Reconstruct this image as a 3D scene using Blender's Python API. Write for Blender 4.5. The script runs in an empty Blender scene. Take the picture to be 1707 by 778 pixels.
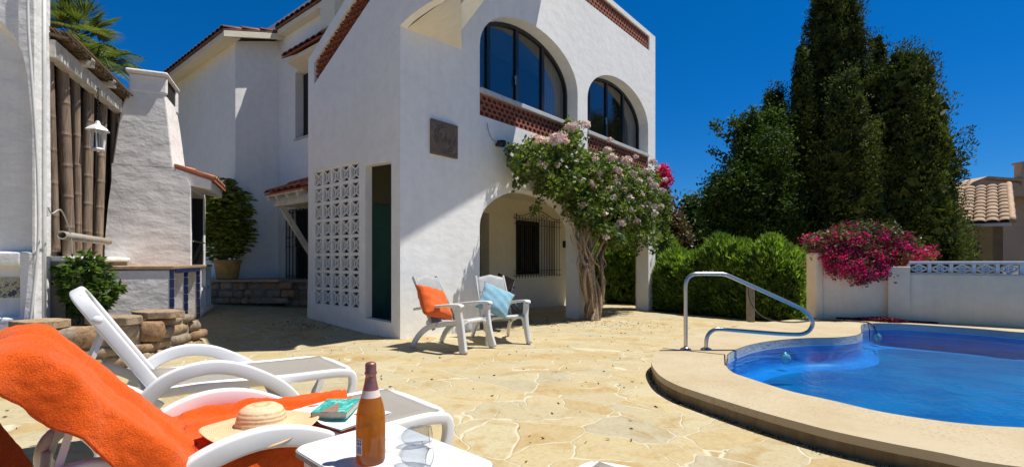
import bpy, bmesh, math, random
import numpy as np
from mathutils import Vector, Matrix
random.seed(7); np.random.seed(7)
R = math.radians
sc = bpy.context.scene
COL = sc.collection
# ------------------------------------------------------------------ camera, sky, sun, exposure
cam_d = bpy.data.cameras.new('camera'); cam = bpy.data.objects.new('camera', cam_d); COL.objects.link(cam)
cam.location = (0, 0, 1.1); cam.rotation_euler = (R(90), 0, 0)
cam_d.sensor_width = 36; cam_d.lens = 36*815/1707; cam_d.shift_y = 0.0275
cam_d.clip_start = 0.05; cam_d.clip_end = 3000
sc.camera = cam
SUN_EL = 67
SX, SY = 0.989, 0.148
world = bpy.data.worlds.new('World'); sc.world = world; world.use_nodes = True
nt = world.node_tree; nt.nodes.clear()
wo = nt.nodes.new('ShaderNodeOutputWorld'); bg = nt.nodes.new('ShaderNodeBackground')
sky = nt.nodes.new('ShaderNodeTexSky'); sky.sky_type = 'NISHITA'; sky.sun_disc = False
sky.sun_elevation = R(SUN_EL); sky.sun_rotation = math.atan2(SX, SY)
sky.altitude = 0; sky.air_density = 1.0; sky.dust_density = 0.0; sky.ozone_density = 5.0
hs = nt.nodes.new('ShaderNodeHueSaturation'); hs.inputs['Saturation'].default_value = 1.35; hs.inputs['Value'].default_value = 0.9
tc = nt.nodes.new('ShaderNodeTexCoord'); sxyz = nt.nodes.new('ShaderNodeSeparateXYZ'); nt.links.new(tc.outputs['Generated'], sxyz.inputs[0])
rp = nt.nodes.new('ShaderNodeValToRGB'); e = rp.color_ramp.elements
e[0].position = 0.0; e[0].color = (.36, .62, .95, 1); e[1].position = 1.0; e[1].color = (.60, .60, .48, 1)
for p_, c_ in ((.12, (.27, .65, 1.0, 1)), (.3, (.11, .74, 1.02, 1)), (.5, (.04, .86, 1.03, 1)), (.68, (.50, .62, .54, 1))):  # upper stops, above the frame, tinted neutral to cut blue ambient light
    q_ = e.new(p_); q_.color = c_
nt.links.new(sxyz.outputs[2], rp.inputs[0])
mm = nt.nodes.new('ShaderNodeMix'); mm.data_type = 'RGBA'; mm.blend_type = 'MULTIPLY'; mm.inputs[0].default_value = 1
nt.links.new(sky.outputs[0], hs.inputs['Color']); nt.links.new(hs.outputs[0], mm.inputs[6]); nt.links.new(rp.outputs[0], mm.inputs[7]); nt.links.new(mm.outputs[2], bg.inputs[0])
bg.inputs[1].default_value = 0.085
nt.links.new(bg.outputs[0], wo.inputs[0])
sl = bpy.data.lights.new('sun', 'SUN'); sl.energy = 5.0; sl.angle = R(0.5); sl.color = (1.0, 0.965, 0.90)
so = bpy.data.objects.new('sun', sl); COL.objects.link(so)
sd = Vector((SX*math.cos(R(SUN_EL)), SY*math.cos(R(SUN_EL)), math.sin(R(SUN_EL))))
so.rotation_euler = sd.to_track_quat('Z', 'Y').to_euler(); so.location = (20, 5, 30)
sc.view_settings.view_transform = 'Standard'; sc.view_settings.look = 'None'
sc.view_settings.exposure = 0.30; sc.view_settings.gamma = 1.0; sc.view_settings.use_curve_mapping = False
sc.render.engine = 'CYCLES'
sc.cycles.max_bounces = 8; sc.cycles.transparent_max_bounces = 16

# ------------------------------------------------------------------ frames of the place
F, CX, HY, EYE = 815.0, 853.5, 436.0, 1.1
def at(px, py, Y): return Vector(((px-CX)/F*Y, Y, EYE+(HY-py)/F*Y))
def hit(px, py, P, N):
    d = Vector(((px-CX)/F, 1, (HY-py)/F)); o = Vector((0, 0, EYE))
    return o + d*((Vector(P)-o).dot(Vector(N))/d.dot(Vector(N)))
def on_z(px, py, z): return hit(px, py, (0, 0, z), (0, 0, 1))
HC = Vector((-1.59, 6.95, 0))                 # front corner of the villa
U = Vector((.6390, .7692, 0)); V = Vector((-.7692, .6390, 0)); Z = Vector((0, 0, 1))
def H(t, a, z): return HC + U*t + V*a + Z*z   # t along the arcade front, a into the villa
G = Vector((-4.47, 6.45, 0)); W = Vector((-.398, .9174, 0)); N_ = Vector((.9174, .398, 0))
def L(k, n, z): return G + W*k + N_*n + Z*z   # barbecue and screen
def sstep(x, a, b):
    x = max(0, min(1, (x-a)/(b-a))); return x*x*(3-2*x)
def gz(x, y):
    d = Vector((x, y, 0))-HC; t = d.dot(U); a = d.dot(V)
    z = 0
    if t > 0: z -= .03*min(t, 9)
    if a > .8: z += .062*min(a-.8, 5)*(1 - sstep(t, .5, 3)*.8)
    return z

# ------------------------------------------------------------------ mesh building
class MB:
    def __init__(s): s.v = []; s.f = []; s.sm = []
    def add(s, vs, fs, smooth=False):
        o = len(s.v); s.v += [Vector(p) for p in vs]; s.f += [tuple(i+o for i in f) for f in fs]; s.sm += [smooth]*len(fs); return s
    def box(s, c, sx, sy, sz, X=(1, 0, 0), Y=(0, 1, 0), ZZ=(0, 0, 1)):
        c = Vector(c); X = Vector(X)*sx/2; Y = Vector(Y)*sy/2; ZZ = Vector(ZZ)*sz/2
        vs = [c+X*i+Y*j+ZZ*k for i in (-1, 1) for j in (-1, 1) for k in (-1, 1)]
        return s.add(vs, [(0, 1, 3, 2), (4, 6, 7, 5), (0, 4, 5, 1), (2, 3, 7, 6), (0, 2, 6, 4), (1, 5, 7, 3)])
    def hexa(s, p):   # 8 points bottom 4, top 4
        return s.add(p, [(0, 3, 2, 1), (4, 5, 6, 7), (0, 1, 5, 4), (1, 2, 6, 5), (2, 3, 7, 6), (3, 0, 4, 7)])
    def bar(s, a, b, w, h, up=(0, 0, 1)):
        a = Vector(a); b = Vector(b); d = (b-a); l = d.length; d.normalize(); up = Vector(up)
        x = d.cross(up)
        if x.length < 1e-4: x = d.cross(Vector((1, 0, 0)))
        x.normalize(); y = x.cross(d)
        return s.box((a+b)/2, l, w, h, d, x, y)
    def sweep(s, pts, sec, closed=False, side=None, scale=None, smooth=True, caps=True):
        pts = [Vector(p) for p in pts]; n = len(pts); m = len(sec); rings = []; prev = None
        for i, p in enumerate(pts):
            if closed: d = pts[(i+1) % n]-pts[i-1]
            else: d = pts[min(i+1, n-1)]-pts[max(i-1, 0)]
            d.normalize()
            if side is not None: x = Vector(side); x = (x-d*x.dot(d)).normalized()
            else:
                if prev is None:
                    x = d.cross(Vector((0, 0, 1)))
                    if x.length < .05: x = d.cross(Vector((1, 0, 0)))
                else: x = prev-d*prev.dot(d)
                x.normalize()
            prev = x; y = d.cross(x)
            k = scale[i] if scale else 1
            rings.append([p+x*a*k+y*b*k for a, b in sec])
        vs = [q for r in rings for q in r]; fs = []
        for i in range(n if closed else n-1):
            for j in range(m):
                a, b = i*m+j, i*m+(j+1) % m; c, d_ = ((i+1) % n)*m+(j+1) % m, ((i+1) % n)*m+j
                fs.append((a, b, c, d_))
        s.add(vs, fs, smooth)
        if caps and not closed:
            s.add(rings[0], [tuple(range(m))[::-1]]); s.add(rings[-1], [tuple(range(m))])
        return s
    def tube(s, pts, r, n=8, scale=None, closed=False):
        return s.sweep(pts, [(r*math.cos(2*math.pi*i/n), r*math.sin(2*math.pi*i/n)) for i in range(n)], scale=scale, closed=closed)
    def lathe(s, prof, c=(0, 0, 0), n=24, X=(1, 0, 0), Y=(0, 1, 0), ZZ=(0, 0, 1), smooth=True):
        c = Vector(c); X = Vector(X); Y = Vector(Y); ZZ = Vector(ZZ); vs = []; fs = []
        for r, z in prof:
            for i in range(n):
                a = 2*math.pi*i/n; vs.append(c+X*r*math.cos(a)+Y*r*math.sin(a)+ZZ*z)
        for k in range(len(prof)-1):
            for i in range(n):
                j = (i+1) % n; fs.append((k*n+i, k*n+j, (k+1)*n+j, (k+1)*n+i))
        return s.add(vs, fs, smooth)
    def grid(s, fn, nu, nv, smooth=True):
        vs = [fn(i/nu, j/nv) for i in range(nu+1) for j in range(nv+1)]
        fs = [(i*(nv+1)+j, (i+1)*(nv+1)+j, (i+1)*(nv+1)+j+1, i*(nv+1)+j+1) for i in range(nu) for j in range(nv)]
        return s.add(vs, fs, smooth)
    def plate(s, outer, holes, d0, d1, mp, bevel=0):
        cu = bpy.data.curves.new('tmp', 'CURVE'); cu.dimensions = '2D'; cu.fill_mode = 'BOTH'
        cu.extrude = abs(d1-d0)/2; mid = (d0+d1)/2
        for poly in [outer]+list(holes):
            sp = cu.splines.new('POLY'); sp.points.add(len(poly)-1)
            for q, (a, b) in zip(sp.points, poly): q.co = (a, b, 0, 1)
            sp.use_cyclic_u = True
        ob = bpy.data.objects.new('tmp', cu); COL.objects.link(ob)
        me = bpy.data.meshes.new_from_object(ob)
        vs = [mp(v.co.x, v.co.y, v.co.z+mid) for v in me.vertices]
        fs = [tuple(p.vertices) for p in me.polygons]
        s.add(vs, fs); bpy.data.objects.remove(ob); bpy.data.curves.remove(cu); bpy.data.meshes.remove(me)
        return s
ORG = {}
def link(o, parent):
    COL.objects.link(o)
    if parent is not None: o.parent = parent
    return o
def obj(name, mb, mat, parent=None, org=None, label=None, bevel=0, solid=0, sub=0, recalc=True):
    """links a MB as one mesh; verts are in world space, re-based on the parent's origin"""
    if parent is not None: org = ORG.get(parent.name, Vector((0, 0, 0)))
    elif org is None: org = Vector((0, 0, 0))
    org = Vector(org)
    me = bpy.data.meshes.new(name)
    me.from_pydata([v-org for v in mb.v], [], mb.f)
    me.polygons.foreach_set('use_smooth', mb.sm)
    bm = bmesh.new(); bm.from_mesh(me)
    bmesh.ops.remove_doubles(bm, verts=bm.verts, dist=1e-5)
    if recalc: bmesh.ops.recalc_face_normals(bm, faces=bm.faces)
    bm.to_mesh(me); bm.free()
    for m in (mat if isinstance(mat, (list, tuple)) else [mat]): me.materials.append(m)
    o = bpy.data.objects.new(name, me); link(o, parent)
    if parent is None: o.location = org
    ORG[o.name] = org
    if label: o['label'] = label
    if solid: q = o.modifiers.new('solid', 'SOLIDIFY'); q.thickness = solid; q.offset = 0
    if bevel: q = o.modifiers.new('bevel', 'BEVEL'); q.width = bevel; q.segments = 2; q.limit_method = 'ANGLE'; q.angle_limit = R(40)
    if sub: q = o.modifiers.new('sub', 'SUBSURF'); q.levels = sub; q.render_levels = sub
    return o
def thing(name, label, cat, loc=(0, 0, 0), group=None):
    o = bpy.data.objects.new(name, None); COL.objects.link(o); o.location = loc; o.empty_display_size = .2
    o['label'] = label; o['category'] = cat
    if group: o['group'] = group
    ORG[o.name] = Vector(loc); return o
def tag(o, label, cat, group=None, kind=None):
    if label: o['label'] = label
    if cat: o['category'] = cat
    if group: o['group'] = group
    if kind: o['kind'] = kind
    return o
def struct(o): o['kind'] = 'structure'; return o
def copy_tree(o, parent=None):
    c = o.copy(); COL.objects.link(c); c.parent = parent
    for ch in o.children: copy_tree(ch, c)
    return c
def rrect(w, h, r, n=3):
    o = []
    for cx, cy, a0 in ((w/2-r, h/2-r, 0), (-w/2+r, h/2-r, 90), (-w/2+r, -h/2+r, 180), (w/2-r, -h/2+r, 270)):
        for i in range(n+1):
            a = R(a0+90*i/n); o.append((cx+r*math.cos(a), cy+r*math.sin(a)))
    return o
def smooth_path(pts, n=6, closed=False):
    pts = [Vector(p) for p in pts]; out = []; N = len(pts)
    rng = range(N if closed else N-1)
    for i in rng:
        if closed: p0, p1, p2, p3 = pts[i-1], pts[i], pts[(i+1) % N], pts[(i+2) % N]
        else: p0, p1, p2, p3 = pts[max(i-1, 0)], pts[i], pts[i+1], pts[min(i+2, N-1)]
        for k in range(n):
            t = k/n
            out.append(.5*((2*p1)+(p2-p0)*t+(2*p0-5*p1+4*p2-p3)*t*t+(3*p1-p0-3*p2+p3)*t**3))
    if not closed: out.append(pts[-1])
    return out
def bigmesh(name, verts, nper, mat, parent=None, org=(0, 0, 0), smooth=False):
    """verts: (N*nper,3) array, each run of nper verts is one face"""
    if parent is not None: org = ORG.get(parent.name, Vector((0, 0, 0)))
    verts = verts-np.array(org); nv = len(verts); nf = nv//nper
    me = bpy.data.meshes.new(name); me.vertices.add(nv); me.vertices.foreach_set('co', verts.astype(np.float32).ravel())
    me.loops.add(nv); me.loops.foreach_set('vertex_index', np.arange(nv, dtype=np.int32))
    me.polygons.add(nf); me.polygons.foreach_set('loop_start', np.arange(0, nv, nper, dtype=np.int32))
    me.update(calc_edges=True); me.validate()
    me.materials.append(mat)
    o = bpy.data.objects.new(name, me); link(o, parent)
    if parent is None: o.location = org
    ORG[o.name] = Vector(org); return o
def unit(a): return a/np.maximum(np.linalg.norm(a, axis=1, keepdims=True), 1e-9)
def leaf_quads(c, size, aspect=.45, direc=None, spread=1.0, jit=.35):
    """diamond leaves centred on c; direc = preferred long axis"""
    n = len(c); r = np.random.normal(size=(n, 3))
    d = unit(r) if direc is None else unit(unit(direc)+spread*r*.5)
    s = unit(np.cross(d, np.random.normal(size=(n, 3))))
    l = (size*(1+jit*np.random.uniform(-1, 1, n)))[:, None]
    nn = np.cross(d, s)
    v = np.stack([c-d*l*.5, c+s*l*aspect*.5+nn*l*.06, c+d*l*.5, c-s*l*aspect*.5+nn*l*.06], 1)
    return v.reshape(-1, 3)

# ------------------------------------------------------------------ materials
def mat(name): 
    m = bpy.data.materials.new(name); m.use_nodes = True
    nt = m.node_tree; b = nt.nodes['Principled BSDF']; return m, nt, b
def nd(nt, t, **k):
    n = nt.nodes.new(t)
    for a, v in k.items():
        if a in n.inputs.keys() if isinstance(a, str) and False else False: pass
        setattr(n, a, v)
    return n
def noise(nt, scale, detail=4, rough=.55, vec=None, dist=0):
    n = nt.nodes.new('ShaderNodeTexNoise'); n.inputs['Scale'].default_value = scale; n.inputs['Detail'].default_value = detail
    n.inputs['Roughness'].default_value = rough; n.inputs['Distortion'].default_value = dist
    if vec is not None: nt.links.new(vec, n.inputs['Vector'])
    return n
def ramp(nt, fac, stops):
    n = nt.nodes.new('ShaderNodeValToRGB'); e = n.color_ramp.elements
    e[0].position, e[0].color = stops[0][0], (*stops[0][1], 1); e[1].position, e[1].color = stops[1][0], (*stops[1][1], 1)
    for p, c in stops[2:]:
        q = e.new(p); q.color = (*c, 1)
    nt.links.new(fac, n.inputs[0]); return n
def geo(nt): return nt.nodes.new('ShaderNodeNewGeometry').outputs['Position']
def bump(nt, b, h, strength, dist=.01, prev=None):
    n = nt.nodes.new('ShaderNodeBump'); n.inputs['Strength'].default_value = strength; n.inputs['Distance'].default_value = dist
    nt.links.new(h, n.inputs['Height'])
    if prev: nt.links.new(prev.outputs[0], n.inputs['Normal'])
    nt.links.new(n.outputs[0], b.inputs['Normal']); return n
def mix(nt, fac, a, b, mode='MIX'):
    n = nt.nodes.new('ShaderNodeMix'); n.data_type = 'RGBA'; n.blend_type = mode
    for i, x in ((0, fac), (6, a), (7, b)):
        if isinstance(x, (int, float)): n.inputs[i].default_value = x
        elif isinstance(x, tuple): n.inputs[i].default_value = (*x, 1)
        else: nt.links.new(x, n.inputs[i])
    return n.outputs[2]
def simple(name, col, rough=.6, metal=0, spec=.5, nz=0, ns=8, bmp=0, bs=60, bd=.003, island=0, col2=None):
    m, nt, b = mat(name); b.inputs['Roughness'].default_value = rough; b.inputs['Metallic'].default_value = metal
    b.inputs['Specular IOR Level'].default_value = spec
    b.inputs['Base Color'].default_value = (*col, 1)
    out = None
    if nz or col2:
        p = geo(nt); n = noise(nt, ns, 5, .6, p)
        c2 = col2 or tuple(c*(1-nz) for c in col)
        out = ramp(nt, n.outputs[0], [(.35, c2), (.65, col)]).outputs[0]; nt.links.new(out, b.inputs['Base Color'])
    if island:
        g = nt.nodes.new('ShaderNodeNewGeometry')
        r = ramp(nt, g.outputs['Random Per Island'], [(0, (1-island,)*3), (1, (1, 1, 1))])
        o = mix(nt, 1.0, out if out is not None else col, r.outputs[0], 'MULTIPLY'); nt.links.new(o, b.inputs['Base Color'])
    if bmp:
        n = noise(nt, bs, 4, .6, geo(nt)); bump(nt, b, n.outputs[0], bmp, bd)
    return m
def plaster(name, col, stain, rough=.9, big=.6, fine=1.0, dirt=0.0):
    m, nt, b = mat(name); p = geo(nt); b.inputs['Roughness'].default_value = rough; b.inputs['Specular IOR Level'].default_value = .2
    n1 = noise(nt, .9, 6, .6, p); n2 = noise(nt, 7, 5, .65, p)
    c = ramp(nt, n1.outputs[0], [(.35, stain), (.62, col)]).outputs[0]
    c2 = ramp(nt, n2.outputs[0], [(.3, (.93, .93, .93)), (.6, (1, 1, 1))]).outputs[0]
    c = mix(nt, 1, c, c2, 'MULTIPLY')
    if dirt:   # rain streaks: vertical stretched noise
        mp = nt.nodes.new('ShaderNodeMapping'); mp.inputs['Scale'].default_value = (5, 5, .35); nt.links.new(p, mp.inputs[0])
        n4 = noise(nt, 1.5, 6, .7, mp.outputs[0])
        d = ramp(nt, n4.outputs[0], [(.42, (1, 1, 1)), (.75, (1-dirt, 1-dirt*1.05, 1-dirt*1.2))]).outputs[0]
        c = mix(nt, 1, c, d, 'MULTIPLY')
    nt.links.new(c, b.inputs['Base Color'])
    mp2 = nt.nodes.new('ShaderNodeMapping'); mp2.inputs['Scale'].default_value = (1, 1, 1.8); nt.links.new(p, mp2.inputs[0])
    h1 = noise(nt, 3.2, 3, .5, mp2.outputs[0]); h2 = noise(nt, 26, 5, .6, p)
    b1 = bump(nt, b, h1.outputs[0], .35*big, .08); b2 = bump(nt, b, h2.outputs[0], .4*fine, .012, b1)
    return m
M = {}
M['white'] = plaster('white_plaster', (.89, .88, .845), (.85, .835, .80), big=.28, fine=.32, dirt=.04)
M['cream'] = plaster('cream_plaster', (.82, .755, .60), (.77, .70, .55), big=.35, fine=.35)
M['rough_white'] = plaster('rough_whitewash', (.88, .86, .83), (.77, .75, .72), big=.7, fine=1.0, dirt=.12)
M['bbq_white'] = plaster('barbecue_whitewash', (.94, .90, .86), (.88, .84, .80), big=.65, fine=.7, dirt=.08)
M['pool_wall'] = plaster('pool_wall_render', (.95, .77, .55), (.87, .70, .49), big=.4, fine=.5, dirt=.08)
M['concrete'] = plaster('grey_concrete', (.30, .27, .23), (.20, .18, .15), big=1, fine=1.4, dirt=.3)
M['black'] = simple('dark_interior', (.012, .011, .010), .8)
M['iron'] = simple('black_wrought_iron', (.015, .014, .015), .45, .3)
M['dframe'] = simple('dark_window_frame', (.012, .014, .017), .35)
M['sill'] = simple('grey_sill', (.55, .55, .54), .6, nz=.15, ns=12)
M['resin'] = simple('white_resin', (.80, .80, .80), .38, nz=.05, ns=6, bmp=.05, bs=90)
M['resin_worn'] = simple('ivory_resin', (.72, .72, .69), .5, nz=.10, ns=9, bmp=.08, bs=70)
M['steel'] = simple('stainless_steel', (.60, .56, .50), .30, 1.0, nz=.12, ns=40)
M['wood_white'] = simple('white_painted_wood', (.66, .62, .54), .7, nz=.28, ns=14, bmp=.5, bs=30)
M['terracotta'] = simple('terracotta', (.42, .13, .06), .8, col2=(.24, .07, .04), ns=18, bmp=.3, bs=60)
M['lattice'] = simple('clay_lattice', (.36, .135, .085), .85, col2=(.25, .08, .05), ns=25, bmp=.3, bs=80)
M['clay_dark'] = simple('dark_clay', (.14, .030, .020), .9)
M['tiles'] = simple('clay_roof_tiles', (.42, .19, .11), .85, col2=(.20, .09, .06), ns=7, bmp=.4, bs=50, island=.35)
M['tiles_pale'] = simple('pale_roof_tiles', (.62, .42, .27), .85, col2=(.42, .27, .17), ns=5, bmp=.4, bs=40, island=.3)
M['bbq_tile'] = simple('orange_ridge_tile', (.55, .20, .10), .7, nz=.4, ns=20)
M['blue_tile'] = simple('blue_glazed_tile', (.03, .045, .16), .25, nz=.4, ns=30)
M['ochre_tile'] = simple('ochre_counter_tile', (.50, .34, .20), .5, nz=.3, ns=15)
M['green_wall'] = simple('green_shower_render', (.10, .26, .20), .6, nz=.2, ns=4, bmp=.2)
M['soil'] = simple('dry_soil', (.16, .11, .07), .95, col2=(.08, .055, .03), ns=3, bmp=.6, bs=20, bd=.02)
M['pot'] = simple('ochre_clay_pot', (.62, .36, .10), .7, nz=.35, ns=9, bmp=.2)
M['rope'] = simple('black_hose', (.03, .025, .022), .5)
M['cable'] = simple('grey_cable', (.42, .41, .39), .5)
M['pvc'] = simple('white_painted_pipe', (.70, .70, .68), .5, nz=.1, ns=10)
M['bark'] = simple('grey_bark', (.22, .17, .125), .9, col2=(.11, .08, .055), ns=30, bmp=.8, bs=45, bd=.01)
M['vinewood'] = simple('pale_vine_wood', (.40, .30, .20), .85, col2=(.22, .15, .09), ns=26, bmp=.8, bs=55, bd=.008)
M['ochre_render'] = plaster('ochre_house_render', (.50, .37, .17), (.42, .31, .15), big=.5, fine=.6)
M['beige_render'] = plaster('beige_house_render', (.56, .42, .27), (.48, .36, .24), big=.5, fine=.6)
M['curtain'] = simple('white_curtain', (.75, .72, .66), .9, nz=.1)
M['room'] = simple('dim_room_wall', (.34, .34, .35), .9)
M['brown_fabric'] = simple('brown_canvas', (.10, .065, .045), .85, nz=.2, ns=30)
M['petals'] = simple('fallen_petals', (.28, .02, .05), .9, island=.6)
M['dryleaf'] = simple('dry_leaves', (.16, .09, .045), .9, island=.6)
def leafmat(name, dark, light, trans=.25, rough=.5, spec=.35, tcol=(1.6, 1.7, .6), var=.2, ns=1.3):
    m, nt, b = mat(name); g = nt.nodes.new('ShaderNodeNewGeometry')
    n = noise(nt, ns, 3, .6, g.outputs['Position'])
    r = ramp(nt, g.outputs['Random Per Island'], [(0, dark), (1, light)])
    tint = ramp(nt, n.outputs[0], [(.38, (.95-var, .98-var, 1-var)), (.62, (1+var, 1+var*.9, .95))])
    c = mix(nt, 1, r.outputs[0], tint.outputs[0], 'MULTIPLY')
    nt.links.new(c, b.inputs['Base Color']); b.inputs['Roughness'].default_value = rough; b.inputs['Specular IOR Level'].default_value = spec
    tr = nt.nodes.new('ShaderNodeBsdfTranslucent'); c3 = mix(nt, 1, c, tcol, 'MULTIPLY'); nt.links.new(c3, tr.inputs[0])
    mx = nt.nodes.new('ShaderNodeMixShader'); mx.inputs[0].default_value = trans
    nt.links.new(b.outputs[0], mx.inputs[1]); nt.links.new(tr.outputs[0], mx.inputs[2])
    nt.links.new(mx.outputs[0], nt.nodes['Material Output'].inputs[0]); return m
M['cyp'] = leafmat('cypress_foliage', (.020, .036, .012), (.085, .105, .032), .12, .7, .15, var=.45, ns=2.2)
M['cyp2'] = leafmat('conifer_foliage', (.032, .052, .016), (.125, .155, .048), .15, .7, .15, var=.45, ns=1.8)
M['broad'] = leafmat('broadleaf_foliage', (.020, .044, .010), (.075, .12, .028), .2, .6, .12, var=.4, ns=1.8)
M['bgtree'] = leafmat('background_foliage', (.03, .06, .02), (.10, .14, .05), .2)
M['brownbush'] = leafmat('dry_bush_foliage', (.06, .04, .025), (.14, .10, .06), .2)
M['oleander'] = leafmat('oleander_leaves', (.04, .095, .018), (.25, .37, .08), .35, .35, .6, var=.3, ns=2.5)
M['vine'] = leafmat('vine_leaves', (.03, .06, .012), (.16, .21, .05), .32)
M['shrub'] = leafmat('shrub_leaves', (.03, .07, .02), (.12, .19, .04), .3)
M['potplant'] = leafmat('umbrella_plant_leaves', (.06, .10, .015), (.34, .36, .06), .3, .4)
M['palm'] = leafmat('palm_leaves', (.05, .075, .02), (.16, .19, .06), .3, .4)
M['bract'] = leafmat('magenta_bracts', (.42, .01, .09), (.80, .04, .24), .3, .6, .1, (1, 1, 1))
M['flower'] = leafmat('pale_pink_flowers', (.78, .52, .58), (.90, .82, .84), .2, .6, .1, (1, 1, 1))

def paving():
    m, nt, b = mat('crazy_paving'); p = geo(nt)
    nd0 = noise(nt, 1.1, 3, .5, p); dv = nt.nodes.new('ShaderNodeVectorMath'); dv.operation = 'MULTIPLY_ADD'
    dv.inputs[1].default_value = (.75, .75, 0); nt.links.new(nd0.outputs['Color'], dv.inputs[0]); nt.links.new(p, dv.inputs[2])
    fl = nt.nodes.new('ShaderNodeVectorMath'); fl.operation = 'MULTIPLY'; fl.inputs[1].default_value = (.82, 1.12, 0); nt.links.new(dv.outputs[0], fl.inputs[0])
    v1 = nt.nodes.new('ShaderNodeTexVoronoi'); v1.feature = 'F1'; v1.inputs['Scale'].default_value = 2.9; nt.links.new(fl.outputs[0], v1.inputs['Vector'])
    v2 = nt.nodes.new('ShaderNodeTexVoronoi'); v2.feature = 'DISTANCE_TO_EDGE'; v2.inputs['Scale'].default_value = 2.9; nt.links.new(fl.outputs[0], v2.inputs['Vector'])
    wn = noise(nt, 9, 4, .6, p)
    ew = nt.nodes.new('ShaderNodeMath'); ew.operation = 'MULTIPLY_ADD'; ew.inputs[1].default_value = .05; nt.links.new(wn.outputs[0], ew.inputs[0]); 
    ng = nt.nodes.new('ShaderNodeMath'); ng.operation = 'SUBTRACT'; nt.links.new(v2.outputs['Distance'], ng.inputs[0]); nt.links.new(ew.outputs[0], ng.inputs[1])
    ew.inputs[2].default_value = -.022
    joint = nt.nodes.new('ShaderNodeMapRange'); joint.inputs[1].default_value = .002; joint.inputs[2].default_value = .02; nt.links.new(ng.outputs[0], joint.inputs[0])
    sep = nt.nodes.new('ShaderNodeSeparateColor'); nt.links.new(v1.outputs['Color'], sep.inputs[0])
    base = ramp(nt, sep.outputs[0], [(0, (.45, .345, .18)), (1, (.50, .44, .28)), (.25, (.49, .405, .235)), (.5, (.46, .40, .26)), (.72, (.51, .425, .25)), (.86, (.43, .385, .27))])
    s1 = noise(nt, 3.0, 8, .68, p, 1.2); stain = ramp(nt, s1.outputs[0], [(.30, (.84, .66, .42)), (.48, (.98, .95, .90)), (.72, (1.04, 1.03, 1.0))])
    c = mix(nt, 1, base.outputs[0], stain.outputs[0], 'MULTIPLY')
    s2 = noise(nt, 30, 6, .75, p); gr = ramp(nt, s2.outputs[0], [(.33, (.74, .68, .60)), (.52, (1, 1, 1))]); c = mix(nt, .7, c, gr.outputs[0], 'MULTIPLY')
    c = mix(nt, joint.outputs[0], (.57, .51, .36), c)
    nt.links.new(c, b.inputs['Base Color']); b.inputs['Roughness'].default_value = .78; b.inputs['Specular IOR Level'].default_value = .3
    hj = noise(nt, 5, 8, .72, p); hh = nt.nodes.new('ShaderNodeMath'); hh.operation = 'MULTIPLY_ADD'; hh.inputs[1].default_value = 1.0
    nt.links.new(hj.outputs[0], hh.inputs[0]); nt.links.new(joint.outputs[0], hh.inputs[2])
    bump(nt, b, hh.outputs[0], .55, .012); return m
M['paving'] = paving()
def deckmat():
    m, nt, b = mat('pool_deck_stone'); p = geo(nt)
    a = noise(nt, 2.2, 7, .65, p); c = ramp(nt, a.outputs[0], [(.3, (.43, .33, .20)), (.5, (.475, .385, .25)), (.7, (.50, .42, .29))])
    f = noise(nt, 55, 6, .8, p, .5); g2 = ramp(nt, f.outputs[0], [(.36, (.50, .42, .33)), (.47, (1, 1, 1))])
    k = noise(nt, 1.4, 3, .5, p); kk = ramp(nt, k.outputs[0], [(.4, (.1, .1, .1)), (.62, (.9, .9, .9))])
    cc = mix(nt, kk.outputs[0], c.outputs[0], mix(nt, 1, c.outputs[0], g2.outputs[0], 'MULTIPLY'))
    nt.links.new(cc, b.inputs['Base Color']); b.inputs['Roughness'].default_value = .85; b.inputs['Specular IOR Level'].default_value = .25
    h = noise(nt, 40, 6, .7, p); bump(nt, b, h.outputs[0], .35, .006); return m
M['deck'] = deckmat()
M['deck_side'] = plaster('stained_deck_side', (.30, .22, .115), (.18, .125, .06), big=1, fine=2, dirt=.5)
def poolmat():
    m, nt, b = mat('pool_mosaic'); p = geo(nt)
    br = nt.nodes.new('ShaderNodeTexVoronoi'); br.distance = 'CHEBYCHEV'; br.inputs['Scale'].default_value = 30; br.inputs['Randomness'].default_value = 0; nt.links.new(p, br.inputs['Vector'])
    n = noise(nt, 1.2, 4, .6, p); r = ramp(nt, n.outputs[0], [(.3, (.003, .085, .28)), (.7, (.012, .20, .44))])  # paler cyan patches in the floor colour stand in for reflections
    # light net on the basin is left to the renderer; the pale waterline band is grout
    nt.links.new(r.outputs[0], b.inputs['Base Color']); b.inputs['Roughness'].default_value = .35; return m
M['mosaic'] = poolmat(); M['mosaic_wall'] = simple('cobalt_wall_tiles', (.012, .27, .74), .35, col2=(.008, .20, .60), ns=3)
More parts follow.
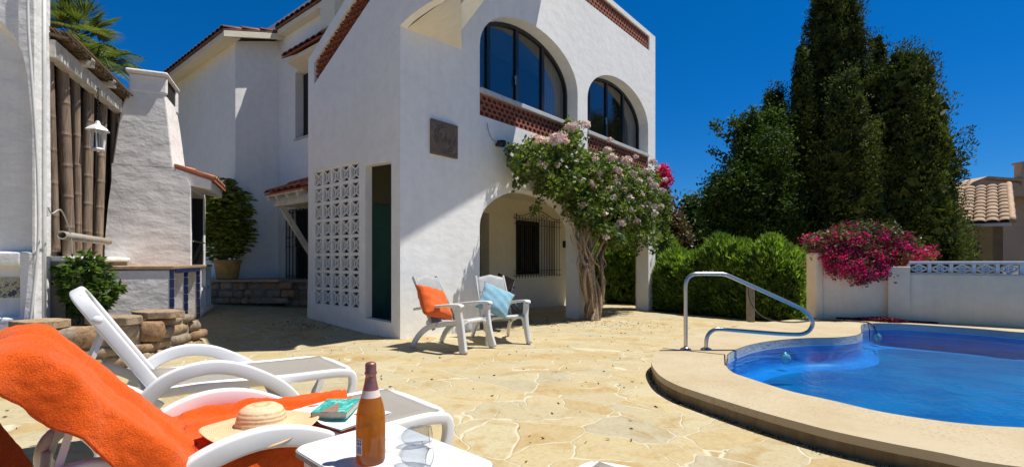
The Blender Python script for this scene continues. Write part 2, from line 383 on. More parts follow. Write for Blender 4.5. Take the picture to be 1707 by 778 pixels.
def watermat():
    m, nt, b = mat('pool_water'); nt.nodes.remove(b); p = geo(nt)
    tr = nt.nodes.new('ShaderNodeBsdfTransparent'); tr.inputs[0].default_value = (.45, .90, .98, 1)
    gl = nt.nodes.new('ShaderNodeBsdfGlossy'); gl.inputs['Roughness'].default_value = .015
    fr = nt.nodes.new('ShaderNodeFresnel'); fr.inputs[0].default_value = 1.25
    n1 = noise(nt, 4.5, 3, .5, p, .6); n2 = noise(nt, 16, 3, .55, p, .5)
    ad = nt.nodes.new('ShaderNodeMath'); ad.operation = 'MULTIPLY_ADD'; ad.inputs[1].default_value = .3; nt.links.new(n2.outputs[0], ad.inputs[0]); nt.links.new(n1.outputs[0], ad.inputs[2])
    bp = nt.nodes.new('ShaderNodeBump'); bp.inputs['Strength'].default_value = .35; bp.inputs['Distance'].default_value = .035; nt.links.new(ad.outputs[0], bp.inputs['Height'])
    nt.links.new(bp.outputs[0], gl.inputs['Normal']); nt.links.new(bp.outputs[0], fr.inputs['Normal'])
    mx = nt.nodes.new('ShaderNodeMixShader'); nt.links.new(fr.outputs[0], mx.inputs[0]); nt.links.new(tr.outputs[0], mx.inputs[1]); nt.links.new(gl.outputs[0], mx.inputs[2])
    nt.links.new(mx.outputs[0], nt.nodes['Material Output'].inputs[0]); return m
M['water'] = watermat()
def glassmat(name, tint, base=.06, gain=.7, rough=.01):
    m, nt, b = mat(name); nt.nodes.remove(b)
    tr = nt.nodes.new('ShaderNodeBsdfTransparent'); tr.inputs[0].default_value = (*tint, 1)
    gl = nt.nodes.new('ShaderNodeBsdfGlossy'); gl.inputs['Roughness'].default_value = rough
    lw = nt.nodes.new('ShaderNodeLayerWeight'); lw.inputs[0].default_value = .35
    pw = nt.nodes.new('ShaderNodeMath'); pw.operation = 'POWER'; pw.inputs[1].default_value = 2.5; nt.links.new(lw.outputs['Facing'], pw.inputs[0])
    ma = nt.nodes.new('ShaderNodeMath'); ma.operation = 'MULTIPLY_ADD'; ma.inputs[1].default_value = gain; ma.inputs[2].default_value = base; nt.links.new(pw.outputs[0], ma.inputs[0])
    mx = nt.nodes.new('ShaderNodeMixShader'); nt.links.new(ma.outputs[0], mx.inputs[0]); nt.links.new(tr.outputs[0], mx.inputs[1]); nt.links.new(gl.outputs[0], mx.inputs[2])
    nt.links.new(mx.outputs[0], nt.nodes['Material Output'].inputs[0]); return m
M['pane'] = glassmat('window_glass', (.68, .71, .73), .11, .6)
M['wineglass'] = glassmat('clear_glass', (.90, .915, .93), .05, 1.0)
def stonemat():
    m, nt, b = mat('rubble_stone'); g = nt.nodes.new('ShaderNodeNewGeometry')
    r = ramp(nt, g.outputs['Random Per Island'], [(0, (.36, .22, .12)), (1, (.52, .42, .30)), (.35, (.48, .34, .20)), (.65, (.34, .28, .21))])
    n = noise(nt, 12, 8, .7, g.outputs['Position'], .8); k = ramp(nt, n.outputs[0], [(.3, (.45, .36, .28)), (.6, (1, 1, 1))])
    c = mix(nt, 1, r.outputs[0], k.outputs[0], 'MULTIPLY'); nt.links.new(c, b.inputs['Base Color']); b.inputs['Roughness'].default_value = .9
    bump(nt, b, n.outputs[0], .9, .03); return m
M['stone'] = stonemat()
def bamboomat():
    m, nt, b = mat('weathered_bamboo'); g = nt.nodes.new('ShaderNodeNewGeometry'); p = g.outputs['Position']
    mp = nt.nodes.new('ShaderNodeMapping'); mp.inputs['Scale'].default_value = (40, 40, 1.5); nt.links.new(p, mp.inputs[0])
    n = noise(nt, 1.5, 6, .7, mp.outputs[0]); r = ramp(nt, n.outputs[0], [(.3, (.13, .085, .055)), (.7, (.40, .32, .24))])
    i = ramp(nt, g.outputs['Random Per Island'], [(0, (.75, .8, .85)), (1, (1.1, .95, .8))])
    c = mix(nt, 1, r.outputs[0], i.outputs[0], 'MULTIPLY'); nt.links.new(c, b.inputs['Base Color']); b.inputs['Roughness'].default_value = .55
    bump(nt, b, n.outputs[0], .5, .004); return m
M['bamboo'] = bamboomat()
M['reed'] = simple('dry_reed', (.20, .13, .065), .85, island=.7)
def slingmat():
    m, nt, b = mat('taupe_mesh_fabric'); p = nt.nodes.new('ShaderNodeTexCoord').outputs['Object']
    c = nt.nodes.new('ShaderNodeTexChecker'); c.inputs['Scale'].default_value = 420; nt.links.new(p, c.inputs[0])
    c.inputs[1].default_value = (.36, .33, .29, 1); c.inputs[2].default_value = (.25, .225, .20, 1)
    nt.links.new(c.outputs[0], b.inputs['Base Color']); b.inputs['Roughness'].default_value = .7; bump(nt, b, c.outputs['Fac'], .3, .001); return m
M['sling'] = slingmat()
M['grey_sling'] = simple('grey_seat_panel', (.36, .37, .36), .6, nz=.15, ns=10)
def towelmat(name, col, dark, s=230):
    m, nt, b = mat(name); g = nt.nodes.new('ShaderNodeTexCoord').outputs['Object']
    n = noise(nt, s, 3, .7, g); n2 = noise(nt, 45, 4, .6, g); n0 = noise(nt, 5, 4, .6, g)
    c = ramp(nt, n.outputs[0], [(.3, dark), (.6, col)]); cc = ramp(nt, n0.outputs[0], [(.3, (.88, .82, .8)), (.7, (1.05, 1.05, 1.05))])
    o = mix(nt, 1, c.outputs[0], cc.outputs[0], 'MULTIPLY'); nt.links.new(o, b.inputs['Base Color']); b.inputs['Roughness'].default_value = 1
    b.inputs['Specular IOR Level'].default_value = .1; b.inputs['Sheen Weight'].default_value = .35; b.inputs['Sheen Roughness'].default_value = .5
    b.inputs['Sheen Tint'].default_value = (1, .6, .4, 1)
    b1 = bump(nt, b, n2.outputs[0], .5, .01); bump(nt, b, n.outputs[0], .9, .006, b1); return m
M['towel'] = towelmat('orange_terry', (.92, .135, .012), (.62, .06, .006))
M['cush_orange'] = towelmat('orange_cushion_cloth', (.86, .16, .035), (.66, .10, .02), 400)
M['cush_blue'] = towelmat('light_blue_cushion_cloth', (.30, .56, .68), (.24, .47, .60), 400); M['cush_blue'].node_tree.nodes['Principled BSDF'].inputs['Sheen Tint'].default_value = (.8, .9, 1, 1)

# ================================================================== ground, terrace, pool
ZP = .13; ZW = .035
inner = [on_z(*p, ZP) for p in [(1210, 609), (1221, 620), (1249, 630), (1283, 641), (1322, 652.5), (1390, 667.5), (1461, 684), (1533, 696), (1604, 705), (1707, 712)]]
inner_far = [on_z(*p, ZP) for p in [(1707, 553.6), (1640, 548), (1569, 543), (1497, 538.8), (1455, 538.2), (1438, 540), (1434.5, 545), (1436, 551), (1432, 556.5), (1415, 560), (1390, 562), (1355, 562.5), (1322, 564), (1290, 567), (1266, 570.5), (1244, 575.5), (1227, 581.5), (1217, 586.5), (1211.5, 591)]]
east = [Vector(p) for p in [(4.1, 2.72, ZP), (5.6, 2.75, ZP), (7.1, 3.1, ZP), (8.3, 3.8, ZP), (8.9, 4.8, ZP), (8.9, 5.7, ZP), (8.3, 6.35, ZP), (7.6, 6.62, ZP)]]
near_s = smooth_path(inner+east+inner_far[:16], 3)
pool = [(p.x, p.y) for p in near_s]+[(p.x, p.y) for p in inner_far[16:]]
outer_n = [on_z(*p, ZP) for p in [(1100, 583), (1089, 592), (1085.4, 602), (1089.6, 613), (1101, 626), (1126, 640), (1154, 650), (1210, 668), (1266, 685), (1322, 700.5), (1390, 718), (1479, 737), (1569, 754), (1676, 774)]]
outer_f = [Vector(p) for p in [(2.9, 2.15, ZP), (4.2, 1.7, ZP), (7, 1.6, ZP), (10.2, 2.2, ZP), (11, 4.4, ZP), (10.8, 6.6, ZP), (9.2, 7.3, ZP)]]
wall_line = [on_z(1707, 546, ZP)+Vector((.02, .02, 0)), on_z(1515, 535, ZP), on_z(1372, 530, ZP)+Vector((0, .04, 0)), on_z(1345, 530, ZP), on_z(1262, 538, ZP), on_z(1200, 549, ZP), on_z(1140, 562, ZP)]
outer_s = smooth_path([outer_n[0]]+outer_n[1:]+outer_f, 4)
deck = [(p.x, p.y) for p in outer_s]+[(p.x, p.y) for p in wall_line]
flat = lambda a, b, d: Vector((a, b, d))
m = MB(); m.plate(deck, [pool], ZP-.05, ZP, flat)
struct(obj('pool_deck', m, M['deck']))
# slightly recessed stained riser under the coping
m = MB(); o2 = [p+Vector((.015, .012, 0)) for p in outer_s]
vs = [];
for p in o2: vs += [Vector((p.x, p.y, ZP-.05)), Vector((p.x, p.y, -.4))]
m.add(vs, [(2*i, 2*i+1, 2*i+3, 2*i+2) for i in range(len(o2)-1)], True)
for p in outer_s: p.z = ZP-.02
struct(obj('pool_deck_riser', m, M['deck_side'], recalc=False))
# joint line by the rail
m = MB(); a, b_ = on_z(1105, 580, ZP+.002), on_z(1208, 590.5, ZP+.002); m.bar(a, b_, .012, .004)
m.bar(b_, on_z(1209, 608, ZP+.002), .012, .004)
struct(obj('pool_deck_joint', m, M['iron']))
# basin: vertical walls, coved foot, floor
n = len(pool); pc_ = Vector((sum(x for x, y in pool)/n, sum(y for x, y in pool)/n, 0))
m = MB(); vs = []; lv = [(0, ZP-.05), (0, -.15), (.015, -.19), (.05, -.22), (.10, -.235), (.2, -.245)]
def inset(i, d):
    a = Vector((*pool[(i-2) % n], 0)); b_ = Vector((*pool[(i+2) % n], 0)); t = (b_-a).normalized(); return Vector((-t.y, t.x, 0))*d
sgn = 1 if inset(5, 1).dot(pc_-Vector((*pool[5], 0))) > 0 else -1
for d, z in lv: vs += [Vector((x, y, z))+inset(i, d*sgn) for i, (x, y) in enumerate(pool)]
m.add(vs, [(k*n+i, k*n+(i+1) % n, (k+1)*n+(i+1) % n, (k+1)*n+i) for k in range(len(lv)-1) for i in range(n)], True)
struct(obj('pool_side', m, M['mosaic_wall'], recalc=False))
m = MB(); m.plate(pool, [], -.26, -.246, flat)
struct(obj('pool_basin', m, M['mosaic'], recalc=False))
# grey stone lip just above the water
m = MB(); c0 = sum((Vector((x, y, 0)) for x, y in pool), Vector())/n
vs = []
for i, (x, y) in enumerate(pool):
    a = Vector((*pool[i-1], 0)); b_ = Vector((*pool[(i+1) % n], 0)); t = (b_-a).normalized(); nn = Vector((-t.y, t.x, 0))
    if i == 0: s0 = 1 if nn.dot(c0-Vector((x, y, 0))) > 0 else -1
    q = Vector((x, y, 0))+nn*s0*.012; vs += [Vector((q.x, q.y, ZP-.006)), Vector((q.x, q.y, ZW+.006))]
m.add(vs, [(2*i, 2*i+1, (2*i+3) % (2*n), (2*i+2) % (2*n)) for i in range(n)], True)
M['lip'] = plaster('pool_lip_stone', (.42, .45, .47), (.30, .33, .36), big=.8, fine=1.5)
struct(obj('pool_lip', m, M['lip'], recalc=False))
m = MB(); vs = []
for x, y in pool: vs += [Vector((x, y, 0))]
# pale waterline bands and a deeper tile stripe
def poolband(name, z0, z1, off, mt):
    m = MB(); vs = []
    for i, (x, y) in enumerate(pool):
        a = Vector((*pool[i-1], 0)); b_ = Vector((*pool[(i+1) % n], 0)); t = (b_-a).normalized(); nn = Vector((-t.y, t.x, 0))
        q = Vector((x, y, 0))+nn*s0*off; vs += [Vector((q.x, q.y, z0)), Vector((q.x, q.y, z1))]
    m.add(vs, [(2*i, 2*i+1, (2*i+3) % (2*n), (2*i+2) % (2*n)) for i in range(n)], True)
    return struct(obj(name, m, mt, recalc=False))
M['grout'] = simple('pale_waterline', (.45, .62, .72), .6)
poolband('pool_waterline', ZW-.004, ZW+.007, .018, M['grout'])
poolband('pool_tile_band', -.055, -.047, .006, M['grout'])
m = MB(); m.plate(pool, [], ZW-.001, ZW, flat)
me_w = MB(); me_w.add([v for v in m.v], m.f)
# keep only the top sheet of the water
top = MB(); ids = {i: k for k, i in enumerate([i for i, v in enumerate(m.v) if v.z > ZW-.0005])}
top.add([m.v[i] for i in ids], [tuple(ids[i] for i in f) for f in m.f if all(i in ids for i in f)])
top.f = [f if (top.v[f[1]]-top.v[f[0]]).cross(top.v[f[2]]-top.v[f[0]]).z > 0 else f[::-1] for f in top.f]
struct(obj('pool_water', top, M['water'], recalc=False))
# underwater lamp
for (px, py, lab) in ((1310, 597, 'round white pool light on the far wall of the near bay, under water'), (1463, 562, 'round white pool light under water at the far side, below the hose')):
    Y = .97*F/(566.5-HY) if px == 1310 else .97*F/(538-HY); p = at(px, py, Y-.06); p.z = min(p.z, -.04)
    t = thing('pool_light', lab, 'pool light', p, 'pool lights')
    m = MB(); m.lathe([(0, .02), (.045, .02), (.055, .012), (.06, 0)], p, 20, (1, 0, 0), (0, 0, 1), (0, -1, 0)); obj('lens', m, M['resin'], t)
    m = MB(); m.lathe([(.06, 0), (.067, .008), (.072, 0)], p, 20, (1, 0, 0), (0, 0, 1), (0, -1, 0)); obj('ring', m, M['steel'], t)

def in_poly(x, y, P):
    c = False; j = len(P)-1
    for i in range(len(P)):
        if (P[i][1] > y) != (P[j][1] > y) and x < (P[j][0]-P[i][0])*(y-P[i][1])/(P[j][1]-P[i][1])+P[i][0]: c = not c
        j = i
    return c
m = MB(); x0, x1, y0, y1, st = -12, 12, -4, 16, .2; nx = int((x1-x0)/st); ny = int((y1-y0)/st)
vs = [Vector((x0+i*st, y0+j*st, gz(x0+i*st, y0+j*st))) for i in range(nx+1) for j in range(ny+1)]
fs = []
for i in range(nx):
    for j in range(ny):
        cx, cy = x0+(i+.5)*st, y0+(j+.5)*st
        if cx > 1.5 and in_poly(cx, cy, deck) and min((Vector((cx, cy))-Vector((p[0], p[1]))).length for p in deck) > .3: continue
        fs.append((i*(ny+1)+j, (i+1)*(ny+1)+j, (i+1)*(ny+1)+j+1, i*(ny+1)+j+1))
m.add(vs, fs, True); struct(obj('terrace', m, M['paving']))
m = MB(); m.plate([(-900, -400), (900, -400), (900, 1500), (-900, 1500)], [pool], -.52, -.5, flat)
struct(obj('ground', m, M['soil']))

# ================================================================== villa
villa = thing('villa', 'white two-storey villa with arched windows, red clay lattice bands and an arcade on the terrace', 'house', HC)
def mf(t, z, d): return H(t, d, z)            # facade plate: (t, z), depth into the villa
def mg(a, z, d): return H(d, a, z)            # gable plate: (a, z), depth along the arcade
def ell(cx, hw, zs, rise, n=22): return [(cx+hw*math.cos(math.pi*i/n), zs+rise*math.sin(math.pi*i/n)) for i in range(n+1)]  # right to left
def arch_hole(t0, t1, zb, zs, rise): return [(t0, zb), (t1, zb)]+ell((t0+t1)/2, (t1-t0)/2, zs, rise)
T_END = 8.77
low1 = ell(3.21, 1.57, 1.70, .74); low2 = ell(6.735, 1.585, 1.62, .74)
outer = [(.12, -.6), (1.64, -.6)]+[(1.64, 1.7)]+low1[::-1][1:-1]+[(4.78, 1.7), (4.78, -.6), (5.15, -.6), (5.15, 1.62)]+low2[::-1][1:-1]+[(8.32, 1.62), (8.32, -.6), (T_END, -.6), (T_END, 7.39), (.12, 7.39)]
W1 = (1.64, 4.71); W2 = (5.12, 8.30)
holes = [arch_hole(*W1, 3.56, 4.73, .89), arch_hole(*W2, 3.56, 4.73, .87), [(4.2, 6.87), (8.385, 6.87), (8.385, 7.27), (4.2, 7.27)]]
m = MB(); m.plate(outer, holes, 0, .352, mf); obj('facade_wall', m, M['white'], villa)
# gable wall with the rising stair parapet and the start of the flying arch
cop = lambda a: 4.66+.54*(2.63-a)
arch_in = [(0, 4.45), (-.15, 4.50), (-.34, 4.535), (-.55, 4.56), (-.77, 4.57), (-.95, 4.60)]
outer = [(2.66, -.4), (0, -.4)]+arch_in+[(-.95, cop(-.95)), (2.60, cop(2.63)), (2.60, 1.0), (2.62, .5)]
gap = [(2.40, 4.17), (-.8, 4.17+.535*3.2), (-.8, 4.56+.54*3.2), (2.40, 4.56)]
door = [(.205, .215), (.86, .235), (.86, 2.57), (.205, 2.545)]
scr = [(1.03, .355), (2.43, .355), (2.43, 2.665), (1.03, 2.665)]
m = MB(); m.plate(outer, [gap, door, scr], 0, .12, mg); obj('gable_wall', m, M['white'], villa)
# flying arch body behind the gable plate, narrowing outward, with its curved soffit
m = MB()
def sof(i, j):
    s = .95*i; tm = 1.22-1.02*s; t = .12+(tm-.12)*j
    zb = 4.45+.12*math.sin(min(1, s/.9)*math.pi/2)+(.07+.33*min(1, s/.67))*j
    return H(t, -s, zb)
def soft(i, j):
    s = .95*i; tm = 1.22-1.02*s; return H(.12+(tm-.12)*j, -s, cop(-s)-.9)
gN = 10
vs = [sof(i/gN, j/4) for i in range(gN+1) for j in range(5)]+[soft(i/gN, j/4) for i in range(gN+1) for j in range(5)]
o = (gN+1)*5; fs = [(i*5+j, i*5+j+1, (i+1)*5+j+1, (i+1)*5+j) for i in range(gN) for j in range(4)]
fs += [tuple(k+o for k in f) for f in fs]+[(i*5+4, (i+1)*5+4, (i+1)*5+4+o, i*5+4+o) for i in range(gN)]
m.add(vs, fs); obj('flying_arch', m, M['cream'], villa)
# roof terrace landing that throws the shade on the facade
m = MB(); m.plate([(1.2, -.01), (1.2, -1.68), (1.85, -1.65), (3.22, -1.41), (3.78, -1.32), (3.68, -.01)], [], 7.2, 7.36, lambda t, a, d: H(t, a, d)); obj('landing_slab', m, M['white'], villa)
m = MB(); 
for k in range(16):
    a0 = 2.55-k*.21; m.box(H(.76, a0-.1, 3.7+.54*(2.63-a0)), .9, .21, .16, U, V, Z)
obj('stair', m, M['cream'], villa)
# red clay lattices
def lattice(name, t0, t1, z0, z1, mp, d0, d1, pitch=.135, rows=4, shear=None):
    rh = (z1-z0-.03)/rows; holes = []
    nc = int((t1-t0)/pitch)
    for r in range(rows):
        for c in range(nc+1):
            cx = t0+.07+c*pitch+(pitch/2 if r % 2 else 0); cz = z0+.015+rh*(r+.5)
            if cx+.05 > t1-.01: continue
            zz = [(cx+pitch*.40*math.cos(2*math.pi*k/8+.39), cz+rh*.43*math.sin(2*math.pi*k/8+.39)) for k in range(8)]
            holes.append([(x, z+(shear(x) if shear else 0)) for x, z in zz])
    S = shear or (lambda x: 0)
    m = MB(); m.plate([(t0, z0+S(t0)), (t1, z0+S(t1)), (t1, z1+S(t1)), (t0, z1+S(t0))], holes, d0, d1, mp)
    b = obj(name, m, M['lattice'], villa)
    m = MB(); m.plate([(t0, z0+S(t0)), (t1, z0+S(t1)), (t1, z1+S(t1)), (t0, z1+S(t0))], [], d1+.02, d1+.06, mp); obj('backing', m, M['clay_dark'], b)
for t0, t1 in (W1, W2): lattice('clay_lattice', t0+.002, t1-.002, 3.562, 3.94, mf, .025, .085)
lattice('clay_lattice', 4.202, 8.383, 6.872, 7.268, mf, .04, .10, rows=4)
# stacked roof tiles inside the sloping stair parapet
m = MB()
for r in range(30):
    z0 = 4.2+r*.085
    for c in range(34):
        a = 2.36-c*.105+(.05 if r % 2 else 0)
        lo, hi = 4.17+.535*(2.40-a), 4.56+.54*(2.40-a)
        if a < -.75 or z0 < lo-.01 or z0+.06 > hi+.02: continue
        pts = [H(.03, a+.052*math.cos(R(q)), z0+.055*math.sin(R(q))) for q in (0, 36, 72, 108, 144, 180)]
        pin = [p-Z*.016 for p in pts]
        vs = pts+pin[::-1]; vs2 = [p+U*.06 for p in vs]; k = len(vs)
        m.add(vs+vs2, [tuple(range(k))]+[tuple(range(k, 2*k))[::-1]]+[(i, (i+1) % k, k+(i+1) % k, k+i) for i in range(k)])
st = obj('stacked_tiles', m, M['terracotta'], villa)
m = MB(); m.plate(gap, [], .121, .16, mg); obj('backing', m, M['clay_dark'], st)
# window sills, frames, panes
for (t0, t1) in (W1, W2):
    m = MB(); m.box(H((t0+t1)/2, .10, 3.985), t1-t0-.004, .27, .085, U, V, Z); obj('sill', m, M['sill'], villa, bevel=.01)
    c = (t0+t1)/2; hw = (t1-t0)/2-.004; zs = 4.73
    rise = .885 if t0 < 2 else .865
    ring = [(t0+.004, 4.03), (t1-.004, 4.03)]+ell(c, hw, zs, rise)
    inr = [(t0+.06, 4.09), (t1-.06, 4.09)]+ell(c, hw-.056, zs, rise-.06)
    m = MB(); m.plate(ring, [inr], .262, .33, mf)
    for fr in (.17, .385, .5, .62, .815) if False else (.16, .43, .71):
        x = t0+.03+(t1-t0-.06)*fr; zt = zs+(rise-.04)*math.sqrt(max(0, 1-((x-c)/(hw))**2))
        m.box(H(x, .292, (4.06+zt)/2), .085, .055, zt-4.06, U, V, Z)
    fo = obj('window_frame', m, M['dframe'], villa)
    m = MB(); m.plate([(t0+.055, 4.085), (t1-.055, 4.085)]+ell(c, hw-.05, zs, rise-.055), [], .30, .306, mf); obj('pane', m, M['pane'], fo)
    # curtains
    for (s0_, s1_) in ((t0-.05, t0+.42), (t1-.66, t1-.02)):
        m = MB(); m.grid(lambda u, v, a=s0_, b=s1_: H(a+(b-a)*u, .46+.03*math.sin(u*38), 3.2+2.6*v), 40, 1); obj('curtain', m, M['curtain'], fo, recalc=False)
    m = MB(); x = t0+.03+(t1-t0-.06)*.43; m.bar(H(x-.06, .255, 4.62), H(x-.06, .255, 4.48), .018, .02); m.box(H(x-.06, .262, 4.62), .03, .03, .05, U, V, Z); obj('handle', m, M['steel'], fo)
# porch: ceiling, back wall with doorway and window, end wall
m = MB(); m.plate([(.305, .355), (T_END, .355), (T_END, 7.0), (1.08, 7.0), (1.08, 2.3), (.305, 2.3)], [], 2.75, 3.05, lambda t, a, d: H(t, a, d)); obj('floor_slab', m, M['cream'], villa)
m = MB(); m.plate([(1.1, .355), (T_END-.3, .355), (T_END-.3, 7.0), (1.1, 7.0)], [], 6.7, 6.86, lambda t, a, d: H(t, a, d)); obj('roof_slab', m, M['white'], villa)
BD = 2.52
m = MB(); m.plate([(.305, -.6), (3.55, -.6), (3.55, 2.3), (4.64, 2.3), (4.64, -.6), (T_END-.302, -.6), (T_END-.302, 2.748), (.305, 2.748)], [[(5.68, .74), (7.50, .74), (7.50, 2.24), (5.68, 2.24)]], BD, BD+.30, mf)
obj('porch_back_wall', m, M['cream'], villa)
m = MB(); m.box(H(1.49, 1.44, 1.1), .298, 2.16, 3.28, U, V, Z); obj('porch_side_wall', m, M['cream'], villa)
# end wall (side arch open)
endarch = ell(1.45, 1.0, 1.75, .6)
m = MB(); m.plate([(.354, -.6), (.45, -.6), (.45, 1.75)]+endarch[::-1][1:-1]+[(2.45, 1.75), (2.45, -.6), (7.0, -.6), (7.0, 7.39), (.354, 7.39)], [], T_END-.3, T_END, mg); obj('end_wall', m, M['cream'], villa)
m = MB(); m.plate([(1.1, -.6), (T_END-.31, -.6), (T_END-.31, 6.69), (1.1, 6.69)], [], 6.9, 7.05, mf); obj('rear_wall', m, M['white'], villa)
# dim rooms
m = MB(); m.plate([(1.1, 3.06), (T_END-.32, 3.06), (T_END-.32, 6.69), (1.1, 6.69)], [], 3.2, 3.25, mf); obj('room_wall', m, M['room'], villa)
m = MB(); m.box(H(4.1, BD+.33, 1.0), 1.2, .05, 2.9, U, V, Z); obj('dark_door', m, M['dframe'], villa)
# porch window: white reveal, dark leaves, wrought iron grille
m = MB(); m.box(H(6.35, BD+.28, 1.49), 1.44, .05, 1.46, U, V, Z)
pw = obj('porch_window', m, M['dframe'], villa)
m = MB(); m.box(H(6.35, BD+.252, 1.49), 1.18, .004, 1.3, U, V, Z)
obj('pane', m, simple('dark_glass', (.01, .01, .012), .12, spec=.6), pw)
m = MB()
for i in range(12): m.box(H(5.84+i*.092, BD+.24, 1.49), .035, .012, 1.26, U, V, Z)
obj('slats', m, simple('dark_slats', (.035, .028, .022), .6), pw)
m = MB(); m.box(H(7.28, BD+.27, 1.49), .42, .04, 1.5, U, V, Z); obj('shutter', m, M['sill'], villa)
m = MB(); y = -.09
for i in range(17):
    t = 5.60+i*(7.58-5.60)/16; m.tube([H(t, BD+y, .66), H(t, BD+y, 2.30)], .009, 6)
for z in (.72, .86, 2.10, 2.25): m.bar(H(5.5, BD+y, z), H(7.68, BD+y, z), .022, .012)
for t in (5.6, 7.58): 
    for z in (.72, 2.25): m.bar(H(t, BD+y, z), H(t, BD, z), .015, .015)
cr = smooth_path([H(5.6, BD+y, 2.30), H(5.95, BD+y, 2.34), H(6.25, BD+y, 2.44), H(6.59, BD+y, 2.50), H(6.93, BD+y, 2.44), H(7.23, BD+y, 2.34), H(7.58, BD+y, 2.30)], 5); m.tube(cr, .010, 6)
for sg in (-1, 1):
    for (c0_, r0) in ((.17, .09), (.38, .06)):
        m.tube([H(6.59+sg*(c0_+r0*math.cos(q*.5)*(1-q*.055)), BD+y, 2.33+r0*math.sin(q*.5)*(1-q*.055)) for q in range(14)], .008, 6)
m.tube([H(6.59, BD+y, 2.26), H(6.59, BD+y, 2.62)], .012, 6); m.lathe([(0, .0), (.03, .03), (0, .08)], H(6.59, BD+y, 2.58), 8)
for t in (5.6, 7.58): m.lathe([(0, 0), (.02, .03), (0, .07)], H(t, BD+y, 2.30), 8)
obj('window_grille', m, M['iron'], villa)
# outdoor shower room behind the gable door
m = MB()
m.box(H(1.05, .80, 1.0), .03, .86, 2.1, U, V, Z); m.box(H(.68, 1.25, 1.0), .72, .03, 2.1, U, V, Z); m.box(H(.68, .37, 1.0), .72, .03, 2.1, U, V, Z)
obj('shower_wall', m, M['green_wall'], villa)
m = MB(); m.box(H(1.05, .80, 2.42), .03, .86, .72, U, V, Z); m.box(H(.68, 1.25, 2.42), .72, .03, .72, U, V, Z); obj('shower_upper_wall', m, simple('olive_render', (.22, .20, .13), .8), villa)
m = MB(); m.box(H(.7, .82, .16), .78, .86, .06, U, V, Z); obj('shower_floor', m, M['concrete'], villa)
m = MB(); m.lathe([(.035, 0), (.035, .02), (.015, .025), (.015, .06), (0, .06)], H(1.034, .42, 1.62), 12, V, Z, -U); obj('shower_valve', m, M['iron'], villa)
M['screen_dark'] = simple('brown_painted_shade', (.045, .03, .022), .9)
m = MB(); m.box(H(.20, 1.75, 1.4), .03, 1.5, 2.7, U, V, Z); obj('screen_backing', m, M['screen_dark'], villa)  # dark sheet; the shade behind the block holes is put in its colour
# breeze block screen 5 x 8
m = MB(); pa = (2.43-1.03)/5; pz = (2.665-.355)/8
for i in range(6):
    m.box(H(.05, 1.03+i*pa, 1.51), .06, .052, 2.308, U, V, Z)
for j in range(9):
    for i in range(5): m.box(H(.05, 1.03+(i+.5)*pa, .355+j*pz), .058, pa-.054, .052, U, V, Z)
for i in range(5):
    for j in range(8):
        c = H(.045, 1.03+(i+.5)*pa, .355+(j+.5)*pz); hw, hh = pa/2-.028, pz/2-.028
        for sx in (-1, 1):
            for sz in (-1, 1):
                m.bar(c+V*sx*hw+Z*sz*hh, c+V*sx*.028+Z*sz*.052, .020, .035, up=U)
        pts = [c+V*.036*math.cos(q*math.pi/4)+Z*.058*math.sin(q*math.pi/4) for q in range(8)]
        m.sweep(pts, [(-.018, -.008), (.018, -.008), (.018, .008), (-.018, .008)], closed=True, smooth=False)
obj('breeze_block_screen', m, M['white'], villa)
# wall fittings in the porch
m = MB(); m.box(H(7.95, BD-.03, 1.62), .12, .06, .2, U, V, Z); obj('wall_socket_box', m, M['iron'], villa, bevel=.01)

# -------- rear wings
def hx(t0, t1, a0, a1, z0, z1, m):
    m.hexa([H(t0, a0, z0), H(t1, a0, z0), H(t1, a1, z0), H(t0, a1, z0), H(t0, a0, z1), H(t1, a0, z1), H(t1, a1, z1), H(t0, a1, z1)])
TW = .77; AD = 5.41
m = MB(); m.plate([(2.3, -.5), (AD+.3, -.5), (AD+.3, 6.1), (-.9, 6.4), (-.9, 5.2), (2.3, 3.2)], [[(3.4, 3.72), (4.62, 3.72), (4.62, 5.15), (3.4, 5.15)], [(3.75, .72), (5.0, .72), (5.0, 2.23), (3.75, 2.23)]], TW, TW+.3, mg)
obj('side_wall', m, M['white'], villa)
m = MB(); m.plate([(4.10, 6.4), (4.10, 5.6), (2.2, 5.6), (2.2, 6.4)], [], TW-.02, TW-.002, mg); 
m = MB(); m.plate([(-.127, -.5), (TW-.001, -.5), (TW-.001, 6.05), (-.127, 5.74)], [], AD, AD+.3, mf); obj('wing_end_wall', m, M['white'], villa)
m = MB(); m.plate([(AD+.301, -.5), (10.1, -.5), (10.1, 5.74), (AD+.301, 5.74)], [], -.127, .17, mg); obj('wing_side_wall', m, M['white'], villa)
m = MB(); hx(.2, 5, 10.0, 10.3, -.5, 5.7, m); obj('wing_rear_wall', m, M['white'], villa)
# window and door in the side wall
m = MB(); m.box(H(TW+.2, 4.0, 4.43), .04, 1.26, 1.46, U, V, Z); w_ = obj('side_window', m, M['black'], villa)
m = MB(); m.box(H(TW+.17, 4.31, 4.43), .04, .05, 1.42, U, V, Z); obj('jamb', m, M['sill'], w_)
m = MB(); m.box(H(TW+.12, 4.01, 3.70), .3, 1.26, .04, U, V, Z); obj('sill', m, M['sill'], w_)
m = MB(); m.box(H(TW+.22, 4.3, 1.47), .04, 1.3, 1.54, U, V, Z); d_ = obj('side_door', m, M['black'], villa)
m = MB()
for i in range(9): m.tube([H(TW-.03, 4.97-i*.15, .74), H(TW-.03, 4.97-i*.15, 2.22)], .011, 6)
for z in (.80, 1.42, 1.62, 2.15): m.bar(H(TW-.03, 4.98, z), H(TW-.03, 3.77, z), .02, .012)
for q in (0, 1): m.tube([H(TW-.03, 4.52-.15*q+.05*math.cos(k*.5), 1.52+.09*math.sin(k*.5)) for k in range(13)], .008, 6)
obj('door_grille', m, M['iron'], d_)
